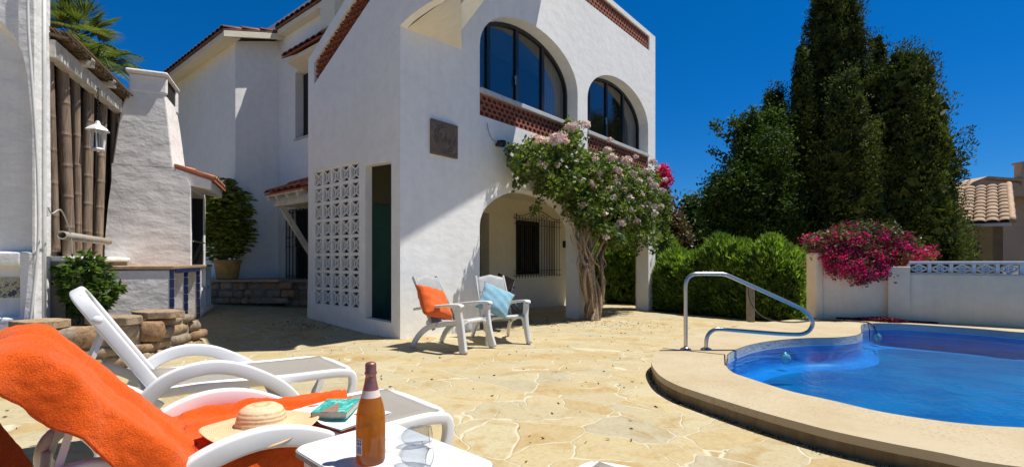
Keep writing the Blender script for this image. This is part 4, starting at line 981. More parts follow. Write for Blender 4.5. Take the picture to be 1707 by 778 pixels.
# ================================================================== armchairs
def armchair(name, label, pos, face):
    """resin deck armchair; local x = left-right, y = back, z up, seat front at y=0"""
    t = thing(name, label, 'armchair', (0, 0, 0), 'resin armchairs by the villa wall')
    wm = M['resin_worn']
    m = MB()
    for s in (-1, 1):      # arms
        pts = smooth_path([(s*.25, .70, .50), (s*.28, .45, .535), (s*.295, .15, .565), (s*.29, -.04, .575)], 4)
        m.sweep(pts, rrect(.075, .028, .012), side=(1, 0, 0))
    obj('arm', m, wm, t, bevel=0) if False else None
    for s in (-1, 1):
        m = MB(); m.sweep(smooth_path([(s*.25, .72, .49), (s*.28, .45, .53), (s*.295, .15, .565), (s*.29, -.05, .575), (s*.285, -.075, .555)], 4), rrect(.085, .034, .014), side=(1, 0, 0)); obj('arm', m, wm, t)
        m = MB(); m.sweep(smooth_path([(s*.285, -.03, .56), (s*.283, -.02, .48), (s*.27, -.035, .36), (s*.275, -.07, .18), (s*.295, -.115, 0)], 4), rrect(.055, .10, .014), side=(1, 0, 0), scale=None); obj('leg', m, wm, t)
        m = MB(); m.sweep(smooth_path([(s*.25, .36, .31), (s*.255, .52, .26), (s*.265, .66, .15), (s*.28, .76, 0)], 4), rrect(.035, .07, .01), side=(1, 0, 0)); obj('leg', m, wm, t)
    m = MB(); m.sweep(smooth_path([(-.25, -.03, .20), (-.245, -.03, .30), (-.2, -.03, .355), (0, -.035, .365), (.2, -.03, .355), (.245, -.03, .30), (.25, -.03, .20)], 4), rrect(.05, .04, .01), side=(0, 1, 0))
    for s in (-1, 1): m.sweep(smooth_path([(s*.235, -.03, .365), (s*.235, .2, .34), (s*.225, .42, .30), (s*.22, .55, .33)], 4), rrect(.035, .06, .01), side=(1, 0, 0))
    obj('seat_frame', m, wm, t)
    m = MB(); m.grid(lambda u, v: Vector(((u-.5)*.47, -.055+v*.55, .40-.10*max(0,.12-v)*2-.095*v-.012*math.sin(math.pi*u))), 10, 12); obj('seat', m, M['grey_sling'], t, solid=.022)
    m = MB(); m.grid(lambda u, v: Vector(((u-.5)*(.43-.05*max(0, v-.85)*6), .44+.36*v, .26+.66*v-(.05*max(0, v-.93)*14*abs(u-.5)*2)**1 + 0)), 10, 16); obj('backrest', m, M['grey_sling'], t, solid=.02)
    m = MB()
    for s in (-1, 1): m.sweep([(s*.225, .43, .24), (s*.225, .62, .59), (s*.215, .80, .90)], rrect(.028, .045, .01), side=(1, 0, 0))
    m.sweep([(-.22, .66, .66), (.22, .66, .66)], rrect(.02, .03, .006))
    obj('back_frame', m, M['grey_sling'], t)
    t.location = pos; t.rotation_euler = (0, 0, face); return t
c1 = armchair('armchair', 'ivory resin armchair nearest the villa corner, seen from its side, holding the orange cushion', (-.505, 6.12, 0), R(56))
c2 = armchair('armchair', 'ivory resin armchair facing the camera with the light blue cushion on its seat', (-.08, 6.70, -.02), R(19))
def cushion(name, label, c, X, Yv, w, h, th, mt):
    X = Vector(X).normalized(); Yv = Vector(Yv); Yv = (Yv-X*Yv.dot(X)).normalized(); Nn = X.cross(Yv); rs = random.Random(len(label))
    def f(u, v, s):
        a, b = 2*u-1, 2*v-1; e = (1-abs(a)**2.6)*(1-abs(b)**2.6); pin = 1-.10*(1-abs(b)**2)*abs(a)**3; pin2 = 1-.10*(1-abs(a)**2)*abs(b)**3
        cr = .012*math.sin(9*a+4*b+rs_)*math.sin(7*b-3*a)*(1-e*.5)
        return c+X*a*w/2*pin+Yv*b*h/2*pin2+Nn*(s*th*.5*max(e, 0)**.42+cr)
    rs_ = rs.uniform(0, 6)
    m = MB(); m.grid(lambda u, v: f(u, v, 1), 22, 22); m.grid(lambda u, v: f(u, v, -1), 22, 22)
    return tag(obj(name, m, mt, org=c), label, 'cushion')
cushion('cushion', 'orange square cushion leaning on the backrest of the left armchair', at(724, 504, 6.22), (.55, .70, -.22), (-.42, .42, .80), .48, .46, .20, M['cush_orange'])
cushion('cushion', 'light blue square cushion tipped cornerwise on the right armchair', at(826, 501, 6.66), (.84, .10, -.36), (.30, .52, .74), .46, .42, .18, M['cush_blue'])

# ================================================================== sun loungers
def lounger(label, O, a, ang, LB=.62, PZ=.41):
    """local x from the foot end to the head, y across (0 far, W_ near), z up"""
    t = thing('sun_lounger', label, 'sun lounger', (0, 0, 0), 'white resin sun loungers')
    wm = M['resin']; W_ = .64; y0, y1 = .0, W_
    PX = 1.07; q_ = LB-.62; ca, sa = math.cos(ang), math.sin(ang)
    m = MB()
    for y in (.028, W_-.028):
        pts = smooth_path([(PX+.03, y, PZ-.03), (.8, y, .378+(PZ-.41)*.6), (.4, y, .355+(PZ-.41)*.2), (.12, y, .348), (.03, y, .340), (-.025, y, .32), (-.035, y, .25), (-.01, y, .16), (.03, y, .08), (.02, y, 0)], 5)
        m.sweep(pts, rrect(.045, .056, .014), side=(0, 1, 0))
    m.sweep(smooth_path([(.01, .03, .34), (-.03, .12, .335), (-.035, .3, .335), (-.03, W_-.12, .335), (.01, W_-.03, .34)], 4), rrect(.05, .05, .014))
    m.sweep([(.62, .03, .33), (.62, W_-.03, .33)], rrect(.03, .05, .01)); m.sweep([(1.1, .03, .33), (1.1, W_-.03, .33)], rrect(.04, .05, .01))
    obj('frame', m, wm, t)
    m = MB(); m.grid(lambda u, v: Vector((-.0+1.06*u, .05+(W_-.10)*v, .366+(PZ-.36)*u*u-.012*math.sin(math.pi*v))), 14, 8); obj('sling', m, M['sling'], t, solid=.008)
    # backrest: rounded frame + sling
    bk = lambda l, y, o_=0: Vector((PX+l*ca-o_*sa, y, PZ+l*sa+o_*ca))
    m = MB(); pts = [bk(-.04, .05), bk(.2+q_, .05), bk(.35+q_, .048), bk(.47+q_, .05), bk(.55+q_, .07), bk(.60+q_, .13), bk(.615+q_, .22), bk(.62+q_, W_/2), bk(.615+q_, W_-.22), bk(.60+q_, W_-.13), bk(.55+q_, W_-.07), bk(.47+q_, W_-.05), bk(.35+q_, W_-.048), bk(.2+q_, W_-.05), bk(-.04, W_-.05)]
    nb = Vector((-sa, 0, ca))
    m.sweep(smooth_path(pts, 4), rrect(.065, .036, .012), side=nb)
    for l in (.46+q_,):
        for y in (.012, W_-.012): m.lathe([(0, .012), (.018, .01), (.024, 0)], bk(l, y), 12, (ca, 0, sa), nb, (0, 1 if y > .3 else -1, 0))
    b = obj('backrest', m, wm, t)
    m = MB(); m.grid(lambda u, v: bk(.0+(.605+q_)*u, .05+(W_-.10)*v+(.5-v)*.10*max(0, u-.85)/.15, .012-.015*math.sin(math.pi*v)), 14, 8); obj('back_sling', m, M['sling'], b, solid=.008)
    for y in (.0, W_):
        s = -1 if y == 0 else 1; yy = y+s*.012
        m = MB(); pts = smooth_path([(1.14, yy, .31), (1.10, yy+s*.01, .385), (1.03, yy+s*.02, .45), (.93, yy+s*.03, .49), (.82, yy+s*.03, .50), (.70, yy+s*.03, .475), (.57, yy+s*.02, .41), (.46, yy+s*.01, .335), (.37, yy, .24), (.31, yy, .12), (.30, yy, 0)], 5)
        pts = [Vector((p.x, p.y, p.z+(PZ-.41)*min(1, p.z/.5))) for p in pts]
        m.sweep(pts, rrect(.052, .078, .012), side=(0, 1, 0)); obj('armrest', m, wm, t)
        m = MB(); yy = y-s*.03
        m.sweep(smooth_path([(1.05, yy, .30), (1.17, yy, .40), (1.30, yy, .46), (1.40, yy, .43), (1.43, yy, .34), (1.38, yy, .25), (1.30, yy, .12), (1.34, yy, 0)], 5), rrect(.042, .055, .014), side=(0, 1, 0)); obj('leg', m, wm, t)
    m = MB(); m.sweep([(1.42, .03, .36), (1.42, W_-.03, .36)], rrect(.035, .045, .01)); m.bar(bk(.4, .06), (1.41, .06, .36), .02, .02); m.bar(bk(.4, W_-.06), (1.41, W_-.06, .36), .02, .02); obj('support_bar', m, wm, t)
    an = math.atan2(a[1], a[0]); t.location = (O[0], O[1], 0); t.rotation_euler = (0, 0, an); return t
AX = Vector((-.74, -.672, 0)).normalized(); BX = Vector((-AX.y, AX.x, 0)); LA_O = Vector((-.755, 2.854, 0))
lB = lounger('white sun lounger with bare taupe mesh and raised backrest beside the stone planter', (-1.525, 3.833), Vector((-.765, -.644, 0)), R(58))
lA = lounger('white sun lounger covered with the orange towel, behind the side table', LA_O, AX, R(49), .56, .365)
lC = lounger('white sun lounger with only its rounded foot end showing, right of the side table', (.28, 1.82), Vector((-.60, -.80, 0)).normalized(), R(4))
def LA(l, y, z): return LA_O+AX*l+BX*y+Z*z

# towel draped over the near lounger
from mathutils import noise as mnoise
ang = R(49); ca, sa = math.cos(ang), math.sin(ang)
prof = []
for i in range(44): x = .34+.69*i/43; prof.append((x, .374+.012*(x/1.06)**2))
ez = prof[43][1]+.03*(1-math.cos(ang)); ex = 1.07-(.037-(ez-.365)*ca)/sa; shx = ex-(1.03+.03*math.sin(ang))
prof = [(x+shx*sstep(x, .5, 1.03), z) for x, z in prof]
for i in range(1, 9):
    f = i/8; prof.append((1.03+shx+.03*math.sin(f*ang), prof[43][1]+.03*(1-math.cos(f*ang))))
b0 = prof[-1]
for i in range(1, 46): prof.append((b0[0]+.555*ca*i/45, b0[1]+.555*sa*i/45))
b1 = prof[-1]; rr = .048
for i in range(1, 11):
    th = ang+R(90)-R(145)*i/10
    prof.append((b1[0]-rr*math.cos(ang+R(90))+rr*math.cos(th), b1[1]-rr*math.sin(ang+R(90))+rr*math.sin(th)))
b2 = prof[-1]
for i in range(1, 27): prof.append((b2[0]+.05*math.sin(i*.16), b2[1]-.40*i/26))
NP = len(prof); m = MB()
def towel(u, v):
    i = u*(NP-1); k = int(min(i, NP-2)); f = i-k; x = prof[k][0]*(1-f)+prof[k+1][0]*f; z = prof[k][1]*(1-f)+prof[k+1][1]*f
    dx, dz = prof[k+1][0]-prof[k][0], prof[k+1][1]-prof[k][1]; l = math.hypot(dx, dz); nx, nz_ = -dz/l, dx/l
    y = -.035+(.84+.08*max(0, 1-u*2.5))*v
    back = sstep(u, .74, .82); seat = 1-sstep(u, .20, .46)
    W0 = .675-.03*seat; drop = max(0, y-W0)*(1-.55*seat); yy = min(y, W0)+.02*(1-math.exp(-drop*30))
    if drop > 0: z -= drop*.95*(1-back); yy += back*drop*.6; x += drop*.35*(1-seat)*(1-back)
    x += -.09*(1-v)*seat+.10*v*seat*(1-u*3)*(1 if u < .33 else 0)
    p = Vector((x, yy, z)); nn = Vector((nx, 0, nz_))
    w = .006+.010*math.sin(yy*23+u*7+2.2*mnoise.noise(Vector((u*5, v*3, 1))))*(.35+back*1.0+.25*seat)
    w += .014*mnoise.noise(Vector((x*4.5+z*3, yy*9, 3.1)))+.022*max(0, .25-abs(mnoise.noise(Vector((x*3.2+yy*4, yy*5-z*3, 9)))))**1*2.0*(.4+.6*seat)+.010*mnoise.noise(Vector((x*13, yy*18, 7)))+.004*mnoise.noise(Vector((x*40, yy*40, z*40)))
    w += back*.06*(math.sin(yy*15+1.0)*.6+.5)+back*.05*sstep(yy, .4, .7)
    nearp = math.exp(-((u-.40)/.05)**2); w *= 1-.6*nearp
    dgl = (v-.60+.45*(u-.40)); w += .028*math.exp(-(dgl/.03)**2)*(1-seat)*(1-back)
    w += seat*(.042*math.exp(-((v-.16-.07*math.sin(u*14+.6))/.035)**2)+.026*math.exp(-((v-.34-.06*math.sin(u*17))/.03)**2)+.02*math.exp(-((v-.62-.05*math.sin(u*13+1))/.03)**2))
    if drop > 0: nn = (nn+Vector((0, 1.2, 0))*(1-back)).normalized(); w += .03*math.sin(u*34+1.5*mnoise.noise(Vector((u*9, 2, 0))))*min(1, drop*7)*(1-back)
    return p+nn*(.010+max(w, -.006 if drop <= 0 else -.03))
m.grid(lambda u, v: (lambda q: LA(q.x, q.y, q.z))(towel(u, v)), 230, 110)
tw_ = obj('beach_towel', m, M['towel'], org=LA(1.0, .3, .4), solid=.010); tag(tw_, 'thick orange terry towel draped over the backrest and seat of the near sun lounger', 'towel')
# straw hat
ht = on_z(436, 724, .41)+Z*.022+Vector((0, 0, 0)); hp_ = []
m = MB(); NH = 56; vs = []; profh = [(.0, .078), (.035, .077), (.062, .072), (.080, .060), (.090, .042), (.095, .022), (.098, .006), (.105, .0), (.13, -.004), (.165, -.008), (.20, -.010), (.222, -.006), (.226, -.009)]
for r_, z_ in profh:
    for i in range(NH):
        a = 2*math.pi*i/NH; wv = (max(0, r_-.1)/.126)**1.3*(.013*math.sin(2*a+.6)+.008*math.sin(3*a+2))
        vs.append(ht+Vector((r_*.95*math.cos(a), r_*.92*math.sin(a), z_+.022+wv)))
m.add(vs, [(k*NH+i, k*NH+(i+1) % NH, (k+1)*NH+(i+1) % NH, (k+1)*NH+i) for k in range(len(profh)-1) for i in range(NH)], True)
def straw():
    m, nt, b = mat('woven_straw'); tc = nt.nodes.new('ShaderNodeTexCoord'); sp = nt.nodes.new('ShaderNodeSeparateXYZ'); nt.links.new(tc.outputs['Object'], sp.inputs[0])
    ln = nt.nodes.new('ShaderNodeVectorMath'); ln.operation = 'LENGTH'; nt.links.new(tc.outputs['Object'], ln.inputs[0])
    mt = nt.nodes.new('ShaderNodeMath'); mt.operation = 'MULTIPLY'; mt.inputs[1].default_value = 950; nt.links.new(ln.outputs['Value'], mt.inputs[0])
    sn = nt.nodes.new('ShaderNodeMath'); sn.operation = 'SINE'; nt.links.new(mt.outputs[0], sn.inputs[0])
    n = noise(nt, 60, 4, .7, tc.outputs['Object']); ad = nt.nodes.new('ShaderNodeMath'); ad.operation = 'MULTIPLY_ADD'; ad.inputs[1].default_value = .25; nt.links.new(sn.outputs[0], ad.inputs[0]); nt.links.new(n.outputs[0], ad.inputs[2])
    r = ramp(nt, ad.outputs[0], [(.2, (.52, .33, .16)), (.6, (.76, .55, .33))]); nt.links.new(r.outputs[0], b.inputs['Base Color']); b.inputs['Roughness'].default_value = .75; bump(nt, b, ad.outputs[0], .6, .003); return m
o = obj('straw_hat', m, straw(), org=ht+Vector((0, 0, -.02)), solid=.003); tag(o, 'wide brimmed woven straw hat resting on the orange towel', 'hat')
# open magazine and paperback
mc = Vector((-.775, 2.165, .428)); mx_ = Vector((.84, -.54, 0)).normalized(); my_ = Vector((-mx_.y, mx_.x, 0))
mg_ = thing('magazine', 'open white magazine lying on the towel under the green paperback', 'magazine', mc)
M['paper'] = simple('white_paper', (.74, .76, .74), .6, nz=.06, ns=30); M['paper_edge'] = simple('page_edges', (.62, .52, .40), .8, nz=.2, ns=150)
for s, nm in ((-1, 'left_page'), (1, 'right_page')):
    m = MB()
    def pg_(u, v, t_): 
        h = .016*math.exp(-((u-.13)/.16)**2)*1.0+.004; h = h*(1-math.exp(-u*14)) + .001
        return mc+mx_*(s*u*.20+.0)+my_*(v-.5)*.27+Z*(h*t_)
    m.grid(lambda u, v: pg_(u, v, 1), 14, 4); m.grid(lambda u, v: pg_(u, v, .0)-Z*.001, 14, 4)
    obj('page_block', m, M['paper'], mg_)
pb = Vector((-.765, 2.135, mc.z+.021))
bk_ = thing('paperback', 'thick paperback book with a green sea cover lying on the open magazine', 'book', pb)
bx = Vector((1, .03, 0)).normalized(); by = Vector((-bx.y, bx.x, 0))
m = MB(); m.box(pb+Z*.012, .142, .196, .022, bx, by, Z); obj('pages', m, M['paper_edge'], bk_)
def cover():
    m, nt, b = mat('sea_cover'); tc = nt.nodes.new('ShaderNodeTexCoord').outputs['Object']; n = noise(nt, 28, 6, .7, tc, 1.5)
    r = ramp(nt, n.outputs[0], [(.30, (.01, .16, .15)), (.5, (.03, .42, .36)), (.68, (.35, .75, .66))]); nt.links.new(r.outputs[0], b.inputs['Base Color']); b.inputs['Roughness'].default_value = .25; return m
m = MB(); m.box(pb+Z*.0245, .148, .202, .0025, bx, by, Z); m.box(pb+Z*.0, .148, .202, .0015, bx, by, Z); m.box(pb+Z*.0125-bx*.0735, .0015, .202, .022, bx, by, Z); cv = obj('cover', m, cover(), bk_)
m = MB(); q = [(-.038, -.10), (.036, -.10), (.022, -.04), (.006, .012), (-.002, .04), (-.012, .0), (-.028, -.05)]
m.plate(q, [], .0, .0006, lambda a, b, c: pb+bx*a+by*b+Z*(.0262+c)); obj('cover_rocks', m, simple('cover_rock_print', (.42, .24, .17), .3, nz=.4, ns=120), cv)

# ================================================================== side table, bottle, glasses
TZ = .48; tc_ = on_z(646, 703, TZ); e1 = Vector((-.70, -.714, 0)); e2 = Vector((.735, -.678, 0)).normalized(); e1 = Vector((-e2.y*-1, 0, 0)) if False else Vector((e2.y, -e2.x, 0)); 
tb = thing('side_table', 'low white resin side table holding the bottle and two fallen glasses', 'side table', tc_+e1*.2+e2*.3-Z*TZ)
def tpt(a, b, z): return tc_+e1*a+e2*b+Z*(z-TZ)
TW_, TL_ = .35, .58
def rr2(x0, x1, y0, y1, r, n=5):
    o = []
    for cx, cy, a0 in ((x1-r, y1-r, 0), (x0+r, y1-r, 90), (x0+r, y0+r, 180), (x1-r, y0+r, 270)):
        for i in range(n+1): a = R(a0+90*i/n); o.append((cx+r*math.cos(a), cy+r*math.sin(a)))
    return o
m = MB(); m.plate(rr2(-.012, TW_+.012, -.012, TL_+.012, .05), [], -.022, 0, lambda a, b, c: tpt(a, b, TZ+c)); obj('table_top', m, M['resin'], tb, bevel=.004)
m = MB(); m.plate(rr2(-.016, TW_+.016, -.016, TL_+.016, .052), [rr2(-.0125, TW_+.0125, -.0125, TL_+.0125, .05)], -.02, -.004, lambda a, b, c: tpt(a, b, TZ+c)); obj('edge_trim', m, simple('grey_edge_trim', (.25, .27, .25), .6), tb)
m = MB(); m.plate(rr2(.01, TW_-.01, .01, TL_-.01, .04), [rr2(.03, TW_-.03, .03, TL_-.03, .03)], -.085, -.023, lambda a, b, c: tpt(a, b, TZ+c)); obj('apron', m, M['resin'], tb)
for a in (.04, TW_-.04):
    for b in (.05, TL_-.05): m = MB(); m.hexa([tpt(a-.02, b-.02, 0), tpt(a+.02, b-.02, 0), tpt(a+.02, b+.02, 0), tpt(a-.02, b+.02, 0), tpt(a-.027, b-.027, TZ-.03), tpt(a+.027, b-.027, TZ-.03), tpt(a+.027, b+.027, TZ-.03), tpt(a-.027, b+.027, TZ-.03)]); obj('leg', m, M['resin'], tb)
bc = on_z(618, 768, TZ)+Vector((0, .0, .001))
bt = thing('wine_bottle', 'bottle of amber rose sparkling wine with pink foil on the white side table', 'bottle', bc)
def amber():
    m, nt, b = mat('amber_wine_glass'); b.inputs['Roughness'].default_value = .10; b.inputs['Coat Weight'].default_value = .8; b.inputs['Coat Roughness'].default_value = .04
    p = nt.nodes.new('ShaderNodeTexCoord').outputs['Object']; sp = nt.nodes.new('ShaderNodeSeparateXYZ'); nt.links.new(p, sp.inputs[0])
    n = noise(nt, 14, 3, .5, p); ad = nt.nodes.new('ShaderNodeMath'); ad.operation = 'MULTIPLY_ADD'; ad.inputs[1].default_value = 3.2; nt.links.new(sp.outputs[2], ad.inputs[0])
    sc_n = nt.nodes.new('ShaderNodeMath'); sc_n.operation = 'MULTIPLY'; sc_n.inputs[1].default_value = .5; nt.links.new(n.outputs[0], sc_n.inputs[0]); nt.links.new(sc_n.outputs[0], ad.inputs[2])
    r = ramp(nt, ad.outputs[0], [(.25, (.22, .07, .008)), (.8, (.46, .19, .014))]); nt.links.new(r.outputs[0], b.inputs['Base Color'])
    tr = nt.nodes.new('ShaderNodeBsdfTranslucent'); tr.inputs[0].default_value = (.75, .33, .02, 1); mx = nt.nodes.new('ShaderNodeMixShader'); mx.inputs[0].default_value = .45
    tp = nt.nodes.new('ShaderNodeBsdfTransparent'); tp.inputs[0].default_value = (.72, .36, .06, 1); m2 = nt.nodes.new('ShaderNodeMixShader'); m2.inputs[0].default_value = .28
    nt.links.new(b.outputs[0], mx.inputs[1]); nt.links.new(tr.outputs[0], mx.inputs[2]); nt.links.new(mx.outputs[0], m2.inputs[1]); nt.links.new(tp.outputs[0], m2.inputs[2]); nt.links.new(m2.outputs[0], nt.nodes['Material Output'].inputs[0]); return m
M['amber'] = amber(); M['foil'] = simple('pink_foil', (.40, .17, .15), .38, .6, nz=.35, ns=60, bmp=.4, bs=120, bd=.002)
m = MB(); m.lathe([(0, .006), (.02, .002), (.041, 0), (.044, .006), (.0443, .03), (.0443, .125), (.043, .15), (.038, .175), (.031, .197), (.026, .212)], bc, 40); obj('glass_body', m, M['amber'], bt)
m = MB(); m.lathe([(.0268, .212), (.0235, .225), (.019, .245), (.0165, .262), (.0162, .268), (.0185, .270), (.0188, .276), (.0165, .279), (.0172, .297), (.0155, .304), (.010, .307), (0, .3075)], bc, 32); obj('foil', m, M['foil'], bt)
m = MB(); m.lathe([(.0300, .201), (.0277, .2085), (.0262, .2145), (.0243, .2225)], bc, 32); obj('neck_label', m, simple('pale_pink_neck_label', (.72, .58, .52), .6), bt, recalc=False)
def cyl_patch(m, a0, a1, z0, z1, r, n=6):
    m.grid(lambda u, v: bc+Vector((r*math.sin(a0+(a1-a0)*u), -r*math.cos(a0+(a1-a0)*u), z0+(z1-z0)*v)), n, 1)
m = MB(); cyl_patch(m, R(-62), R(-18), .032, .082, .0449); lb = obj('back_label', m, simple('lilac_back_label', (.46, .42, .50), .6), bt, recalc=False)
m = MB()
for i, w in enumerate([2, 1, 1, 3, 1, 2, 1, 1, 2, 1, 3, 1]): cyl_patch(m, R(-44+i*1.9), R(-44+i*1.9+w*.55), .036, .058, .0452, 1)
for j in range(3):
    cyl_patch(m, R(-46+j*9), R(-40+j*9), .063, .070, .0452, 1); cyl_patch(m, R(-46+j*9), R(-41+j*9), .073, .079, .0452, 1)
obj('barcode', m, simple('barcode_ink', (.03, .03, .07), .6), lb, recalc=False)
M['rimglass'] = glassmat('glass_rim', (.55, .57, .60), .35, .6)
def wineglass(label, foot, axis, roll=0):
    ax = Vector(axis).normalized(); X = ax.cross(Z).normalized(); Yv = ax.cross(X).normalized(); g = thing('wine_glass', label, 'wine glass', foot, 'wine glasses lying on the side table')
    m = MB(); m.lathe([(.0, .0), (.031, .001), (.0315, .002), (.010, .005), (.004, .012), (.0035, .05), (.004, .072), (.008, .078)], foot, 28, X, Yv, ax); obj('stem', m, M['wineglass'], g, recalc=False)
    m = MB(); m.lathe([(.005, .078), (.012, .084), (.024, .098), (.033, .120), (.034, .145), (.029, .168), (.0265, .182), (.0272, .1825), (.0258, .1825), (.0328, .145), (.0318, .122), (.023, .100), (.010, .087), (.0, .083)], foot, 36, X, Yv, ax); obj('bowl', m, M['wineglass'], g, recalc=False)
    m = MB(); c_ = Vector(foot)+ax*.1825; m.tube([c_+X*.0266*math.cos(q*math.pi/16)+Yv*.0266*math.sin(q*math.pi/16) for q in range(32)], .0011, 5, closed=True); obj('rim', m, M['rimglass'], g)
    return g
wineglass('wine glass lying on the side table, the one farther from the camera', on_z(626, 735, TZ+.032), (.86, .36, .0))
wineglass('wine glass lying on the side table, the one nearer the camera', on_z(628, 750, TZ+.033), (.84, -.26, .0))

# ================================================================== vegetation
RS = np.random.RandomState(11)
def ground_at(x, y): return gz(x, y) if -12 < x < 12 and y < 16 else -.5
def branch_mesh(mb, a, b, r0, r1, wob=.1, n=7, rs=random):
    a = Vector(a); b = Vector(b); pts = []
    for i in range(n+1):
        f = i/n; k = math.sin(f*math.pi)*wob; pts.append(a.lerp(b, f)+Vector((rs.uniform(-k, k), rs.uniform(-k, k), rs.uniform(-k, k)*.3)))
    mb.tube(smooth_path(pts, 2), 1.0, 7, scale=[r0+(r1-r0)*i/(2*n) for i in range(2*n+1)])
def cypress(name, label, Y, prof, mt, seed, leaf=.13, dens=1.0, lump=.35, group='tall conifers behind the pool wall', depth=.9, zb=-.5, droop=0):
    """prof: (py, left px, right px) rows, top to bottom, giving the outline; the crown is round"""
    rs = np.random.RandomState(seed); rows = []
    for py, l, r in prof:
        c = at((l+r)/2, py, Y); rows.append((c.z, c.x, (r-l)/2/F*Y))
    rows = rows[::-1]; zs = np.array([r[0] for r in rows]); cx = np.array([r[1] for r in rows]); rad = np.array([r[2] for r in rows])
    z0, z1 = zs[0], zs[-1]
    t = thing(name, label, 'tree', (float(cx[0]), Y, zb), group)
    # clump centres spread over the crown, more near the surface
    area = float(np.sum((rad[1:]+rad[:-1])*.5*np.diff(zs)))*6.28; nc = int(area*8.5*dens)
    z = rs.uniform(z0, z1, nc*3); rr = np.interp(z, zs, rad); keep = rs.rand(nc*3) < rr/rad.max(); z = z[keep][:nc]; rr = rr[keep][:nc]
    th = rs.uniform(0, 2*np.pi, len(z)); f = 1-.45*rs.rand(len(z))**1.6
    bump_ = 1+(.06+lump*.42)*np.sin(th*5+z*1.9+seed)*np.sin(z*3.6+th*2)+.06*np.sin(th*11+z*5)
    xx = np.interp(z, zs, cx)+np.cos(th)*rr*f*bump_; yy = Y+np.sin(th)*rr*f*bump_*depth
    cen = np.stack([xx, yy, z], 1); out = np.stack([np.cos(th), np.sin(th)*depth, np.full(len(z), 1.1-droop)], 1)
    k = 85; sig = np.array([.10, .10, .18])*(1+lump*.7); 
    off = np.clip(rs.normal(size=(len(cen)*k, 3)), -1.2, 1.2); P = np.repeat(cen, k, 0)+off*sig*rs.uniform(.6, 1.3, (len(cen), 1)).repeat(k, 0)
    D = unit(np.repeat(out, k, 0))*.6+unit(off)*.7+np.array([0, 0, .5]); np.random.seed(seed)
    bigmesh('crown', leaf_quads(P, leaf*.62, .38, D, .9), 4, mt, t)
    # inner fill so that the tree is not see-through
    n2 = int(nc*7); z = rs.uniform(z0, z1-.3, n2); rr = np.interp(z, zs, rad); th = rs.uniform(0, 2*np.pi, n2); f = np.sqrt(rs.rand(n2))*.88
    P2 = np.stack([np.interp(z, zs, cx)+np.cos(th)*rr*f, Y+np.sin(th)*rr*f*depth, z], 1)
    bigmesh('inner_foliage', leaf_quads(P2, leaf*2.4, .6), 4, mt, t)
    m = MB(); top = Vector((float(cx[-1]), Y, float(z1-.4))); r_ = random.Random(seed)
    branch_mesh(m, (float(cx[0]), Y, zb), top, .16, .03, .08, rs=r_)
    obj('trunk', m, M['bark'], t); return t
cypress('cypress_tree', 'tallest dark cypress, its top cut by the frame, in the middle of the conifer clump', 17.0,
        [(-40, 1378, 1402), (0, 1356, 1420), (40, 1350, 1432), (90, 1346, 1444), (150, 1344, 1448), (230, 1340, 1450), (320, 1338, 1455), (440, 1342, 1450)], M['cyp'], 1, .14, 1.25, .25)
cypress('cypress_tree', 'slender dark cypress standing left against the tallest cypress', 16.2,
        [(66, 1334, 1339), (100, 1327, 1345), (150, 1320, 1352), (220, 1312, 1358), (320, 1308, 1360), (440, 1310, 1356)], M['cyp'], 2, .12, 1.3, .2)
cypress('cypress_tree', 'thin dark cypress tip rising right of the tallest cypress', 17.6,
        [(52, 1458, 1466), (75, 1452, 1474), (120, 1448, 1478), (220, 1440, 1490), (440, 1440, 1490)], M['cyp'], 3, .12, 1.2, .2)
cypress('conifer_tree', 'broad lumpy conifer with greener tufts at the right of the clump', 15.6,
        [(80, 1494, 1500), (100, 1490, 1530), (120, 1470, 1548), (170, 1462, 1560), (220, 1456, 1572), (270, 1452, 1584), (330, 1450, 1584), (380, 1452, 1588), (440, 1455, 1592)], M['cyp2'], 4, .16, 1.15, .75)
cypress('conifer_tree', 'paler conifer in front of the tallest cypress', 15.2,
        [(120, 1398, 1416), (150, 1390, 1432), (210, 1380, 1446), (280, 1374, 1462), (360, 1370, 1470), (440, 1370, 1475)], M['cyp2'], 5, .15, 1.1, .6)
cypress('conifer_tree', 'low dark green conifer at the right end, beside the tiled house', 14.6,
        [(300, 1540, 1562), (325, 1528, 1578), (360, 1520, 1588), (400, 1516, 1594), (445, 1514, 1598)], M['cyp2'], 6, .14, 1.1, .6)
cypress('cypress_tree', 'short dark cypress behind the broad-leaved tree, left of the slender cypress', 17.2,
        [(142, 1284, 1296), (165, 1276, 1306), (210, 1270, 1314), (300, 1264, 1322), (440, 1262, 1326)], M['cyp'], 7, .13, 1.2, .35)
cypress('conifer_tree', 'dark conifer filling the middle of the clump below the thin cypress tip', 16.4,
        [(112, 1450, 1466), (150, 1438, 1480), (220, 1432, 1490), (320, 1428, 1496), (440, 1428, 1498)], M['cyp'], 8, .14, 1.1, .4)
m = MB(); m.bar(at(1508, 92, 15.5), at(1521, 64, 15.4), .02, .02); tag(obj('bare_twig', m, M['bark'], org=at(1508, 92, 15.5)), 'bare thin twig sticking out above the lumpy conifer', 'twig')
